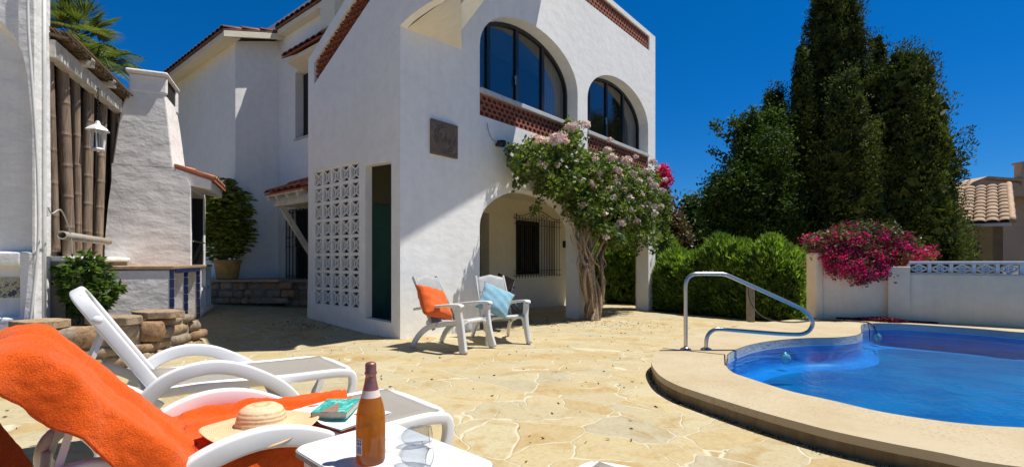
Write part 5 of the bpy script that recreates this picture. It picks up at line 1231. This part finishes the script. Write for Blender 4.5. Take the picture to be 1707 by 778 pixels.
def leafy_tree(name, label, cat, blobs, Y, mt, seed, leaf=.13, dens=260, trunk=None, group=None, zb=-.5, k=20, spread=.16, trunk_mat=None, loose=0, aspect=.5):
    """blobs: (px, py, radius px, radius py, dy) lobes of the crown"""
    rs = np.random.RandomState(seed); np.random.seed(seed); base = at(blobs[0][0] if trunk is None else trunk[0], 440, Y)
    t = thing(name, label, cat, (base.x, Y, zb), group); allP = []
    for bx_, by_, rx, ry, dy in blobs:
        c = at(bx_, by_, Y+dy); ax, az = rx/F*(Y+dy), ry/F*(Y+dy); ay = min(ax, az)*1.1
        n = int(dens*(ax*az+ax*ay+az*ay)/3); v = unit(rs.normal(size=(n, 3))); r = (1-.55*rs.rand(n)**1.7)[:, None]
        r = r*(1+.16*np.sin(v[:, :1]*7+seed)*np.cos(v[:, 2:]*6))
        cen = np.array(c)+v*r*np.array([ax, ay, az]); allP.append(cen)
    cen = np.concatenate(allP); P = np.repeat(cen, k, 0)+np.clip(rs.normal(size=(len(cen)*k, 3)), -1.7, 1.7)*spread*rs.uniform(.5, 1.4, (len(cen), 1)).repeat(k, 0)
    bigmesh('crown', leaf_quads(P, leaf, aspect), 4, mt, t)
    m = MB(); r_ = random.Random(seed); fork = Vector((base.x, Y, zb+.35*(at(0, blobs[0][1], Y).z-zb)))
    branch_mesh(m, (base.x, Y, zb), fork, .16, .11, .05, rs=r_)
    for bx_, by_, rx, ry, dy in blobs: branch_mesh(m, fork, at(bx_, by_, Y+dy), .09, .02, .25, rs=r_)
    obj('trunk', m, trunk_mat or M['bark'], t); return t
leafy_tree('broadleaf_tree', 'glossy broad-leaved tree with straggling shoots at the left of the conifers', 'tree',
           [(1262, 262, 44, 46, 0), (1225, 320, 42, 44, -.4), (1280, 340, 48, 60, .2), (1230, 385, 46, 40, 0), (1300, 400, 50, 44, .3), (1248, 220, 22, 26, .2), (1196, 352, 22, 26, 0), (1290, 215, 26, 36, .5)], 15.5, M['broad'], 21, .11, 330, spread=.15, k=34)
# straggling shoots at its top left
bt_ = [o for o in bpy.data.objects if o.name == 'broadleaf_tree'][0]; rs = random.Random(8)
for pts in ([(1232, 250), (1214, 232), (1196, 214), (1188, 206)], [(1236, 225), (1226, 205), (1217, 203)], [(1225, 275), (1205, 262), (1185, 250)], [(1262, 215), (1262, 195), (1256, 184)], [(1205, 330), (1195, 318), (1182, 316)]):
    w = smooth_path([at(x, y, 15.3) for x, y in pts], 5); m = MB(); m.tube(w, .014, 5); b_ = obj('shoot', m, M['bark'], bt_); P = []
    for p in w[3:]:
        for _ in range(11): P.append(p+Vector((rs.gauss(0, .085), rs.gauss(0, .085), rs.gauss(0, .085))))
    bigmesh('leaves', leaf_quads(np.array([tuple(p) for p in P]), .13, .5), 4, M['broad'], b_)
leafy_tree('background_tree', 'mid green bushy tree far behind the hedge, left of the broad-leaved tree', 'tree', [(1160, 372, 36, 34, 0), (1140, 400, 40, 30, 0), (1195, 385, 30, 40, 1), (1154, 350, 16, 18, 0), (1180, 420, 60, 26, 0)], 24, M['bgtree'], 22, .24, 150, spread=.28, group='trees beyond the garden')
leafy_tree('background_tree', 'brownish feathery shrub tree right behind the villa corner', 'tree', [(1108, 372, 22, 30, 0), (1100, 335, 12, 24, 0), (1122, 395, 26, 24, 0)], 19, M['brownbush'], 23, .17, 260, spread=.2, group='trees beyond the garden')
leafy_tree('background_tree', 'dark tree seen through the arcade opening behind the hedge', 'tree', [(1000, 385, 40, 44, 0), (1045, 375, 40, 50, 0), (1085, 410, 40, 40, 0), (960, 400, 40, 40, 0)], 20, M['cyp'], 24, .22, 190, spread=.24, group='trees beyond the garden')
leafy_tree('background_tree', 'dark low trees filling the gap under the broad-leaved tree and the cypresses', 'tree', [(1210, 425, 60, 40, 0), (1290, 425, 70, 40, 0), (1370, 420, 60, 40, 0), (1440, 420, 60, 40, 0), (1520, 425, 60, 40, 0)], 19, M['cyp'], 25, .26, 150, spread=.3, group='trees beyond the garden')

# ---- oleander hedges
def hedge(name, label, front, depth, hts, seed, n, mt):
    """front: (x, y) line; hts: height above the ground along it (list)"""
    rs = np.random.RandomState(seed); np.random.seed(seed); front = np.array(front, float); seg = np.linalg.norm(np.diff(front, axis=0), axis=1); L_ = np.concatenate([[0], np.cumsum(seg)]); tot = L_[-1]
    t = thing(name, label, 'hedge', (float(front[0][0]), float(front[0][1]), -.3), 'oleander hedges')
    nc = n; s = rs.uniform(0, tot, nc); x = np.interp(s, L_, front[:, 0]); y = np.interp(s, L_, front[:, 1])
    d = front[-1]-front[0]; d /= np.linalg.norm(d); nn = np.array([-d[1], d[0]]); nn = nn if nn[1] > 0 else -nn
    H_ = np.interp(s, np.linspace(0, tot, len(hts)), hts)*(1+.07*np.sin(s*4.1)+.05*np.sin(s*9.7+2))
    q = rs.rand(nc); top = q < .45
    endr = np.minimum(1, np.minimum(s, tot-s)/.7); endf = np.sqrt(np.clip(1-(1-endr)**2, 0, 1)); Hc = H_*(.45+.55*endf)
    dd = np.where(top, rs.uniform(0, depth, nc), rs.rand(nc)**2*.45); zz = np.where(top, Hc-rs.rand(nc)**2*.25, rs.uniform(.02, 1, nc)*Hc)
    arc = np.clip((zz/Hc-.55)/.45, 0, 1)**2*.45; dd = dd+np.where(top, 0, arc)+(1-endf)*.5
    zz = zz-np.where(top & (dd < .5), (1-dd/.5)**2*.35, 0)
    cen = np.stack([x+nn[0]*dd, y+nn[1]*dd, zz-.25], 1)
    out = np.stack([-nn[0]*np.where(top, .25, .8), -nn[1]*np.where(top, .25, .8), np.where(top, 1.2, .75)], 1)
    k = 12; D = unit(np.repeat(out, k, 0)+rs.normal(size=(nc*k, 3))*.50); P = np.repeat(cen, k, 0)+D*.09+rs.normal(size=(nc*k, 3))*.02
    bigmesh('leaves', leaf_quads(P, .21, .15, D, .1), 4, mt, t)
    # dark inside
    n2 = nc*3; s = rs.uniform(.1, tot-.1, n2); x = np.interp(s, L_, front[:, 0]); y = np.interp(s, L_, front[:, 1]); dd = rs.uniform(.3, depth, n2); hh = np.interp(s, np.linspace(0, tot, len(hts)), hts)*.82*rs.rand(n2)
    bigmesh('inner_leaves', leaf_quads(np.stack([x+nn[0]*dd, y+nn[1]*dd, hh-.25], 1), .26, .4), 4, mt, t)
    m = MB(); r_ = random.Random(seed)
    for i in range(14):
        f = (i+.5)/14*tot; px_, py_ = np.interp(f, L_, front[:, 0])+nn[0]*.5, np.interp(f, L_, front[:, 1])+nn[1]*.5
        branch_mesh(m, (px_, py_, -.45), (px_+r_.uniform(-.3, .3), py_+r_.uniform(-.2, .3), .9), .025, .008, .08, rs=r_)
    obj('stems', m, M['bark'], t)
hedge('oleander_hedge', 'rounded bright green oleander hedge between the villa corner and the pool wall', [(3.75, 13.6), (4.8, 12.2), (5.6, 11.1), (6.35, 10.85), (6.75, 11.3)], 1.6, [1.45, 1.5, 1.82, 1.72, .95], 31, 3600, M['oleander'])
hedge('oleander_hedge', 'oleander hedge seen through the arcade behind the flowering vine', [(1.9, 16.4), (3.0, 15.8), (4.4, 15.4), (5.2, 15.0)], 1.6, [1.9, 2.0, 2.0, 2.0], 32, 3000, M['oleander'])

# ---- flowering vine on the facade
vt = thing('flowering_vine', 'climbing vine with thick twisted trunk and pale pink flowers by the arcade pillar', 'climbing plant', (1.70, 10.35, -.15))
r_ = random.Random(4); m = MB(); base = Vector((1.72, 10.33, -.2))
def vp(px, py, s=.3): return hit(px, py, HC-V*s, V)
m.tube(smooth_path([vp(988, 536, .34), vp(986, 505, .32), vp(983, 470, .30), vp(981, 430, .27), vp(978, 395, .25), vp(972, 355, .25), vp(962, 310, .3)], 5), .13, 12, scale=[1.15-.55*i/30 for i in range(31)])
for i in range(13):
    x0 = 986+r_.uniform(-9, 12); pts = []; amp = r_.uniform(7, 15); ph = r_.uniform(0, 6.3); xt = r_.uniform(945, 1050)
    for j in range(11):
        f = j/10; py = 536-f*r_.uniform(200, 225)
        xx = x0+(xt-x0)*f**2.2+amp*math.sin(ph+f*8.5)*(.4+.6*math.sin(f*3.14))
        pts.append(vp(xx, py, .32+.14*math.sin(ph*2+f*7)))
    m.tube(smooth_path(pts, 4), r_.uniform(.018, .045), 7, scale=[1.1-.5*q/40 for q in range(41)])
for pts in ([(992, 520), (1008, 505), (1001, 488), (1010, 470), (1000, 452), (995, 430)], [(975, 470), (962, 440), (968, 415), (958, 395), (950, 360)], [(960, 385), (948, 370), (942, 350), (940, 335)], [(1000, 455), (1010, 440), (1004, 425), (1015, 405)], [(965, 420), (955, 405), (951, 392)]):
    m.tube(smooth_path([vp(x, y, .38) for x, y in pts], 5), .014, 6)
obj('trunk', m, M['vinewood'], vt)
rs = np.random.RandomState(9); np.random.seed(9)
lob = [(900, 265, 38, 32), (878, 272, 24, 24), (925, 300, 30, 28), (943, 254, 32, 28), (958, 300, 44, 36), (1000, 282, 38, 28), (1008, 328, 46, 40), (1040, 302, 40, 28), (1045, 350, 40, 36), (1074, 314, 28, 28), (1080, 350, 22, 32), (985, 350, 40, 34), (1012, 378, 34, 24), (955, 222, 14, 16), (1090, 325, 11, 22), (1070, 385, 14, 20), (1090, 395, 9, 16), (1030, 395, 24, 20)]
P = []; FL = []
for (x, y, rx, ry) in lob:
    n = int(rx*ry*.22); a = rs.uniform(0, 2*np.pi, n); r = np.sqrt(rs.rand(n))*(1+.22*np.sin(a*5+x)); d = np.maximum(0, 1-r**2)**.5
    for aa, rr, q in zip(a, r, d):
        s = .12+.75*q*rs.rand()**.6
        P.append(vp(x+rx*rr*math.cos(aa), y+ry*rr*math.sin(aa), s))
cen = np.array([tuple(p) for p in P]); k = 7; LP = np.repeat(cen, k, 0)+rs.normal(size=(len(cen)*k, 3))*.055
bigmesh('leaves', leaf_quads(LP, .095, .55), 4, M['vine'], vt)
# loose trailing shoots
m = MB(); TP = []
for pts in ([(880, 268), (866, 258), (856, 250), (846, 246)], [(885, 300), (868, 302), (858, 312)], [(1085, 395), (1092, 410), (1088, 420)], [(950, 235), (948, 215), (952, 203)], [(905, 330), (895, 345), (889, 352)], [(1062, 400), (1066, 412), (1060, 422)], [(1100, 320), (1110, 325)]):
    w = smooth_path([vp(x, y, .25) for x, y in pts], 5); m.tube(w, .008, 5)
    for p in w[2:]:
        for _ in range(8): TP.append(tuple(p+Vector((r_.gauss(0, .045), r_.gauss(0, .045), r_.gauss(0, .045)))))
obj('shoots', m, M['vinewood'], vt); bigmesh('shoot_leaves', leaf_quads(np.array(TP), .085, .55), 4, M['vine'], vt)
fl = [(925, 233, 11), (936, 228, 9), (952, 213, 9), (975, 208, 8), (895, 232, 8), (908, 235, 6), (943, 236, 6), (960, 208, 5), (1012, 250, 7), (1020, 262, 8), (1045, 268, 10), (1028, 285, 9), (1032, 296, 8), (1026, 306, 9), (1060, 262, 5), (1016, 233, 5), (1088, 270, 8), (1096, 278, 6), (985, 305, 6), (990, 312, 5), (1000, 300, 5), (1056, 290, 7), (1064, 302, 7), (1082, 300, 7), (1090, 310, 9), (1086, 345, 9), (1078, 340, 8), (1092, 355, 7), (1068, 345, 6), (1050, 350, 6), (1048, 362, 5), (1022, 330, 7), (1030, 345, 5), (1034, 372, 8), (1026, 380, 6), (970, 342, 6), (966, 300, 4), (930, 275, 5), (905, 275, 6), (898, 272, 5), (882, 272, 4), (1070, 325, 6), (1040, 315, 5), (985, 285, 5), (1008, 356, 5), (1100, 345, 8), (1104, 318, 7), (960, 268, 4), (992, 265, 5), (1010, 395, 5), (1108, 300, 6), (1000, 290, 5), (1015, 315, 6), (1050, 330, 6), (1062, 368, 6), (1076, 285, 7)]
FP = []; 
for (x, y, r) in fl:
    c = vp(x, y, .78 if y < 240 else .72); n = int(r*r*1.1)+8; v = unit(rs.normal(size=(n, 3))); v[:, 1] = -abs(v[:, 1])
    FP.append(np.array(c)+v*np.array([1, .7, .75])*(r/F*11.5)*rs.uniform(.5, 1, (n, 1)))
FP = np.concatenate(FP); bigmesh('flowers', leaf_quads(FP, .055, .8), 4, M['flower'], vt)

# ---- bougainvilleas
bg_ = thing('bougainvillea', 'large magenta bougainvillea spilling over the left part of the pool wall', 'shrub', (6.0, 8.7, 0), 'bougainvilleas')
def scat(lob, Yf, n_per, spread, rs):
    o = []
    for (x, y, rx, ry, dy) in lob:
        n = int(rx*ry*n_per); v = unit(rs.normal(size=(n, 3))); r = (1-.5*rs.rand(n)**1.5)[:, None]; Y = Yf+dy; c = np.array(at(x, y, Y)); o.append(c+v*r*np.array([rx/F*Y, .28, ry/F*Y]))
    return np.concatenate(o)
rs = np.random.RandomState(5); np.random.seed(5)
lob = [(1350, 398, 7, 6, .2), (1405, 380, 8, 7, .2), (1452, 380, 9, 6, .2), (1500, 398, 10, 7, .1), (1545, 428, 6, 7, 0), (1430, 464, 14, 9, -.1), (1388, 428, 22, 16, 0), (1420, 410, 34, 24, 0), (1410, 445, 34, 18, -.1), (1450, 430, 34, 28, 0), (1448, 455, 26, 12, -.1), (1490, 420, 30, 20, 0), (1520, 425, 24, 14, 0), (1465, 400, 30, 16, .1), (1400, 398, 26, 12, .1), (1375, 415, 18, 14, .1), (1480, 450, 18, 10, 0), (1538, 420, 9, 9, 0), (1360, 440, 8, 12, .3)]
cen = scat(lob, 8.35, .30, 0, rs)
# clusters of bracts and a lesser number of leaves
k = 13; rs2 = rs.rand(len(cen)); fb = cen[rs2 < .56]; gb = cen[rs2 >= .56]
LP = np.repeat(fb, k, 0)+rs.normal(size=(len(fb)*k, 3))*.035; bigmesh('bracts', leaf_quads(LP, .040, .75), 4, M['bract'], bg_)
gb = np.concatenate([gb, scat([(1420, 392, 34, 12, .15), (1470, 390, 30, 12, .15), (1390, 395, 30, 10, .2), (1500, 405, 30, 12, .15), (1470, 462, 14, 6, 0), (1440, 380, 12, 8, .2), (1360, 410, 14, 10, .2)], 8.35, .35, 0, rs)])
LP = np.repeat(gb, 8, 0)+rs.normal(size=(len(gb)*8, 3))*.045; bigmesh('leaves', leaf_quads(LP, .055, .5), 4, leafmat('bougainvillea_leaves', (.05, .06, .02), (.16, .14, .06), .25), bg_)
m = MB(); r_ = random.Random(2)
for i in range(12): branch_mesh(m, at(1380+i*8, 470, 8.75), at(1350+i*17, r_.uniform(385, 430), 8.5), .02, .006, .12, rs=r_)
for pts in ([(1375, 415), (1352, 402), (1336, 395)], [(1440, 395), (1445, 375), (1455, 368)], [(1480, 400), (1498, 388), (1512, 385)]): m.tube([at(x, y, 8.5) for x, y in pts], .006, 5)
m.tube([Vector((6.05, 8.8, -.5)), at(1420, 450, 8.75)], .04, 7)
obj('stems', m, M['bark'], bg_)
bg2 = thing('bougainvillea', 'small magenta bougainvillea showing at the far corner of the villa beside the vine', 'shrub', (4.2, 13.9, -.3), 'bougainvilleas')
cen = scat([(1103, 288, 9, 10, 0), (1110, 300, 6, 8, 0), (1100, 305, 9, 9, 0), (1106, 318, 8, 8, 0), (1102, 335, 8, 10, 0)], 14.2, 1.3, 0, rs)
bigmesh('bracts', leaf_quads(np.repeat(cen[:260], 9, 0)+rs.normal(size=(2340, 3))*.06, .07, .75), 4, M['bract'], bg2)
cen = scat([(1100, 330, 12, 22, 0), (1102, 350, 14, 20, 0), (1098, 375, 16, 20, 0), (1100, 400, 18, 20, 0)], 14.3, .5, 0, rs)
bigmesh('leaves', leaf_quads(np.repeat(cen, 8, 0)+rs.normal(size=(len(cen)*8, 3))*.07, .09, .5), 4, M['vine'], bg2)
m = MB(); branch_mesh(m, (4.35, 14.3, -.5), at(1102, 310, 14.3), .04, .015, .1, rs=r_); obj('stems', m, M['bark'], bg2)

# ---- shrub in the planter
def stemplant(name, label, base, tips, mt, leaf, asp, seed, nl=14, cat='plant', r=.012, whorl=6, sm=None):
    r_ = random.Random(seed); np.random.seed(seed); t = thing(name, label, cat, base); m = MB(); P = []; D = []
    for tip in tips:
        tip = Vector(tip); mid = (Vector(base)+tip)/2+Vector((r_.uniform(-.06, .06), r_.uniform(-.06, .06), .05)); w = smooth_path([Vector(base)+Vector((r_.uniform(-.06, .06), r_.uniform(-.06, .06), 0)), mid, tip], 8); m.tube(w, r, 5)
        for j in range(4, len(w)):
            ax = (w[j]-w[j-1]).normalized()
            for q in range(whorl):
                a = r_.uniform(0, 6.28); s = ax.cross(Vector((math.cos(a), math.sin(a), .2))).normalized(); d = (s*1.0+ax*r_.uniform(-.1, .9)+Vector((0, 0, -.15))).normalized()
                P.append(tuple(w[j]+d*leaf*.5)); D.append(tuple(d))
    obj('stems', m, sm or M['bark'], t); bigmesh('leaves', leaf_quads(np.array(P), leaf, asp, np.array(D), .15), 4, mt, t); return t
r_ = random.Random(12)
sb = Vector((-4.66, 5.32, .38)); tips = []
for i in range(46):
    a = r_.uniform(0, 6.28); rr = r_.uniform(.05, .30); z = .62+.62*(1-(rr/.36)**2)*r_.uniform(.5, 1.05); tips.append((sb.x+rr*math.cos(a), sb.y+rr*math.sin(a), z))
stemplant('planter_shrub', 'fresh green leafy shrub growing in the rubble stone planter', sb, tips, M['shrub'], .105, .36, 13, whorl=6, cat='shrub')
# ---- potted umbrella plant on the platform
pc = Vector((-5.82, 10.0, .745)); pp_ = thing('potted_plant', 'dense glossy umbrella plant in an ochre clay pot on the stone-faced platform', 'potted plant', pc)
m = MB(); m.lathe([(0, 0), (.185, 0), (.20, .02), (.235, .30), (.245, .33), (.262, .335), (.265, .39), (.245, .395), (.235, .36), (0, .34)], pc, 28); obj('pot', m, M['pot'], pp_)
rs = np.random.RandomState(3); np.random.seed(3); cen = []
for (x, y, rx, ry) in [(372, 355, 36, 42), (362, 325, 22, 30), (390, 345, 26, 36), (380, 385, 38, 34), (352, 375, 20, 34), (395, 395, 22, 30), (370, 415, 30, 18), (372, 305, 12, 16), (400, 370, 16, 20)]:
    n = int(rx*ry*.15); v = unit(rs.normal(size=(n, 3))); r = (1.12-.6*rs.rand(n)**1.3)[:, None]; cen.append(np.array(at(x, y, 9.95))+v*r*np.array([rx/F*9.95, .38, ry/F*9.95]))
cen = np.concatenate(cen); k = 8; ang_ = np.tile(np.arange(k)*2*np.pi/k, len(cen)); tilt = np.repeat(rs.normal(size=(len(cen), 3))*.25, k, 0)
D = np.stack([np.cos(ang_), np.sin(ang_), -.25+0*ang_], 1)+tilt; D = unit(D); bigmesh('foliage', leaf_quads(np.repeat(cen, k, 0)+D*.06, .12, .36, D, .12), 4, M['potplant'], pp_)
m = MB(); r_ = random.Random(3)
for i in range(12): branch_mesh(m, pc+Vector((r_.uniform(-.08, .08), r_.uniform(-.08, .08), .33)), at(372+r_.uniform(-26, 26), 365+r_.uniform(-40, 30), 9.95), .016, .007, .05, rs=r_)
obj('stems', m, M['bark'], pp_)
# ---- palms
def palm(name, label, crown, trunk_base, nf, flen, seed, fan=False):
    r_ = random.Random(seed); np.random.seed(seed); t = thing(name, label, 'palm tree', trunk_base, 'palms behind the pergola'); c = Vector(crown)
    m = MB(); m.tube(smooth_path([Vector(trunk_base), Vector(trunk_base).lerp(c, .5)+Vector((.1, 0, 0)), c], 6), .14, 10); obj('trunk', m, M['bark'], t)
    V_ = []; m = MB()
    for i in range(nf):
        a = i*2.399+r_.uniform(-.2, .2); el = R(r_.uniform(5, 75)) if not fan else R(r_.uniform(-10, 75)); fl_ = flen*r_.uniform(.8, 1.1)
        d0 = Vector((math.cos(a)*math.cos(el), math.sin(a)*math.cos(el), math.sin(el))); pts = []
        for j in range(13):
            f = j/12; pts.append(c+d0*fl_*f+Vector((0, 0, -fl_*(.55 if not fan else .1)*f*f)))
        m.tube(pts if not fan else pts[:7], .014, 5)
        if not fan:
            for j in range(2, 13):
                d = (pts[j]-pts[j-1]).normalized(); side = d.cross(Z).normalized()
                for s in (-1, 1):
                    for q in range(3):
                        p0 = pts[j-1].lerp(pts[j], q/3); ln = fl_*.30*math.sin(min(1, (j+q/3)/12)*2.6+.35); dr = (side*s+d*.6+Vector((0, 0, -.35+r_.uniform(-.1, .1)))).normalized()
                        w = d*.016; V_ += [p0-w, p0+dr*ln*.5-w, p0+dr*ln, p0+dr*ln*.5+w]
        else:
            cc = pts[6]; d = (pts[6]-pts[5]).normalized(); side = d.cross(Z).normalized()
            for q in range(26):
                th = R(-105+210*q/25); dr = (d*math.cos(th)+side*math.sin(th)+Vector((0, 0, -.12))).normalized(); ln = fl_*.5*(.75+.25*math.cos(th)); w = dr.cross(Z).normalized()*.022
                V_ += [cc, cc+dr*ln*.55-w, cc+dr*ln+Vector((0, 0, -.05)), cc+dr*ln*.55+w]
    obj('frond_stalks', m, M['shrub'], t, recalc=False); bigmesh('fronds', np.array([tuple(v) for v in V_]), 4, M['palm'], t)
palm('palm_tree', 'fan palm with spiky green leaves behind the thatched shelter', at(126, 66, 11.5), (at(126, 66, 11.5).x, 11.5, -.5), 26, 1.15, 1, True)
palm('palm_tree', 'feather palm with long arching fronds right of the fan palm', at(160, 112, 11), (at(160, 112, 11).x, 11, -.5), 26, 1.45, 2)

# ---- neighbouring house
nb_ = thing('neighbour_house', 'ochre neighbouring house with pale tiled roofs beyond the pool wall', 'house', at(1672, 500, 16.5))
YN = 16.5; ec = at(1672, 372, YN); el_ = at(1560, 378, YN+1.2); er = None
def quadbox(m, a, b, z0, z1, th, back=True):
    a = Vector((a.x, a.y, 0)); b = Vector((b.x, b.y, 0)); d = (b-a).normalized(); nn = Vector((-d.y, d.x, 0)); nn = nn if nn.y > 0 else -nn
    m.box((a+b)/2+nn*th/2+Z*(z0+z1)/2, (b-a).length, th, z1-z0, d, nn, Z)
m = MB(); quadbox(m, el_, ec, -.5, ec.z-.02, .25); obj('wall', m, M['ochre_render'], nb_)
dA = (el_-ec); dA.z = 0; lA_ = dA.length; dA.normalize(); dB = Vector((-dA.y, dA.x, 0)); dB = dB if dB.y > 0 else -dB
m = MB(); g0 = Vector((ec.x, ec.y, -.5)); g1 = g0+dB*4.6; th_ = dA*.25
m.hexa([g0, g1, g1+th_, g0+th_, Vector((g0.x, g0.y, ec.z+.02)), Vector((g1.x, g1.y, ec.z+1.62)), Vector((g1.x, g1.y, ec.z+1.62))+th_, Vector((g0.x, g0.y, ec.z+.02))+th_]); obj('side_wall', m, M['beige_render'], nb_)
e0 = Vector((ec.x, ec.y, 0))-dB*.35
def mpn(t, a, z): return e0+dB*t+dA*a+Z*z
rr = tile_roof('roof', 0, ec.z-.0, 4.6, ec.z+1.75, -.22, lA_+.3, M['tiles_pale'], parent=nb_, pitch=.30, amp=.085, step=.42, mp=mpn)
m = MB(); m.bar(mpn(.02, -.2, ec.z-.06), mpn(.02, lA_+.25, ec.z-.06), .08, .10); obj('gutter', m, M['resin_worn'], rr)
m = MB(); ra = mpn(0, -.22, ec.z+.03); rb_ = mpn(4.6, -.22, ec.z+1.80); m.tube([ra.lerp(rb_, i/12) for i in range(13)], .09, 8, scale=[1.1 if i % 2 else .95 for i in range(13)]); obj('verge_tiles', m, M['tiles_pale'], rr)
# upper gable block behind
m = MB(); a = at(1592, 326, 21); b = at(1800, 326, 21); quadbox(m, a, b, a.z-3, at(0, 318, 21).z, 3); obj('upper_wall', m, M['beige_render'], nb_)
m = MB(); pts = [at(1588, 324, 20.8), at(1605, 308, 20.8), at(1628, 299, 20.8), at(1700, 304, 20.8), at(1860, 316, 20.8)]
m.sweep(pts, [(-.5, -.05), (.5, -.05), (.5, .05), (-.5, .05)], side=(0, 1, 0), smooth=False); obj('upper_roof', m, M['tiles_pale'], nb_)
m = MB(); m.plate([(at(x, y, 20.6).x, at(x, y, 20.6).z) for x, y in [(1592, 326), (1606, 311), (1628, 302), (1700, 307), (1800, 314), (1800, 330)]], [], 20.4, 20.6, lambda a, b, c: Vector((a, c, b))); obj('gable', m, M['beige_render'], nb_)
m = MB(); c = at(1703, 292, 20.5); m.box(c, .32, .32, .9); m.box(c+Z*.48, .42, .42, .1); obj('chimney', m, M['beige_render'], nb_)

# ---- dry leaves and crumbs on the terrace, debris by the villa
rs = np.random.RandomState(6); np.random.seed(6); n = 420
xy = np.stack([rs.uniform(-4, 3, n), rs.uniform(2.0, 11, n)], 1)
ex = np.stack([-2.4+rs.normal(size=160)*.35-.9, 7.9+rs.normal(size=160)*.22], 1); ex2 = np.stack([1.5+rs.normal(size=260)*1.0, 9.6+rs.normal(size=260)*.5], 1)
xy = np.concatenate([xy, ex, ex2]); P = np.array([(x, y, gz(x, y)+.008) for x, y in xy if not in_poly(x, y, deck)])
D = rs.normal(size=P.shape)*np.array([1, 1, .15]); tag(bigmesh('dry_leaves', leaf_quads(P, .032, .4, D, .05), 4, M['dryleaf']), 'scattered small dry leaves and crumbs on the stone paving', 'leaves', kind='stuff')
# dark seam of small specks along the foot of the pool deck
n = 1500; idx = rs.randint(0, len(outer_s)-1, n); f = rs.rand(n); P = []
for i, q in zip(idx, f):
    p = outer_s[i].lerp(outer_s[i+1], q); 
    if p.x < 6: P.append((p.x-abs(rs.normal())*.022-.002, p.y-abs(rs.normal())*.022-.004, gz(p.x, p.y)+.006+rs.rand()*.006))
tag(bigmesh('deck_foot_specks', leaf_quads(np.array(P), .014, .6), 4, simple('dark_specks', (.04, .028, .016), .95, island=.5)), 'dark line of small specks along the foot of the pool deck', 'debris', kind='stuff')
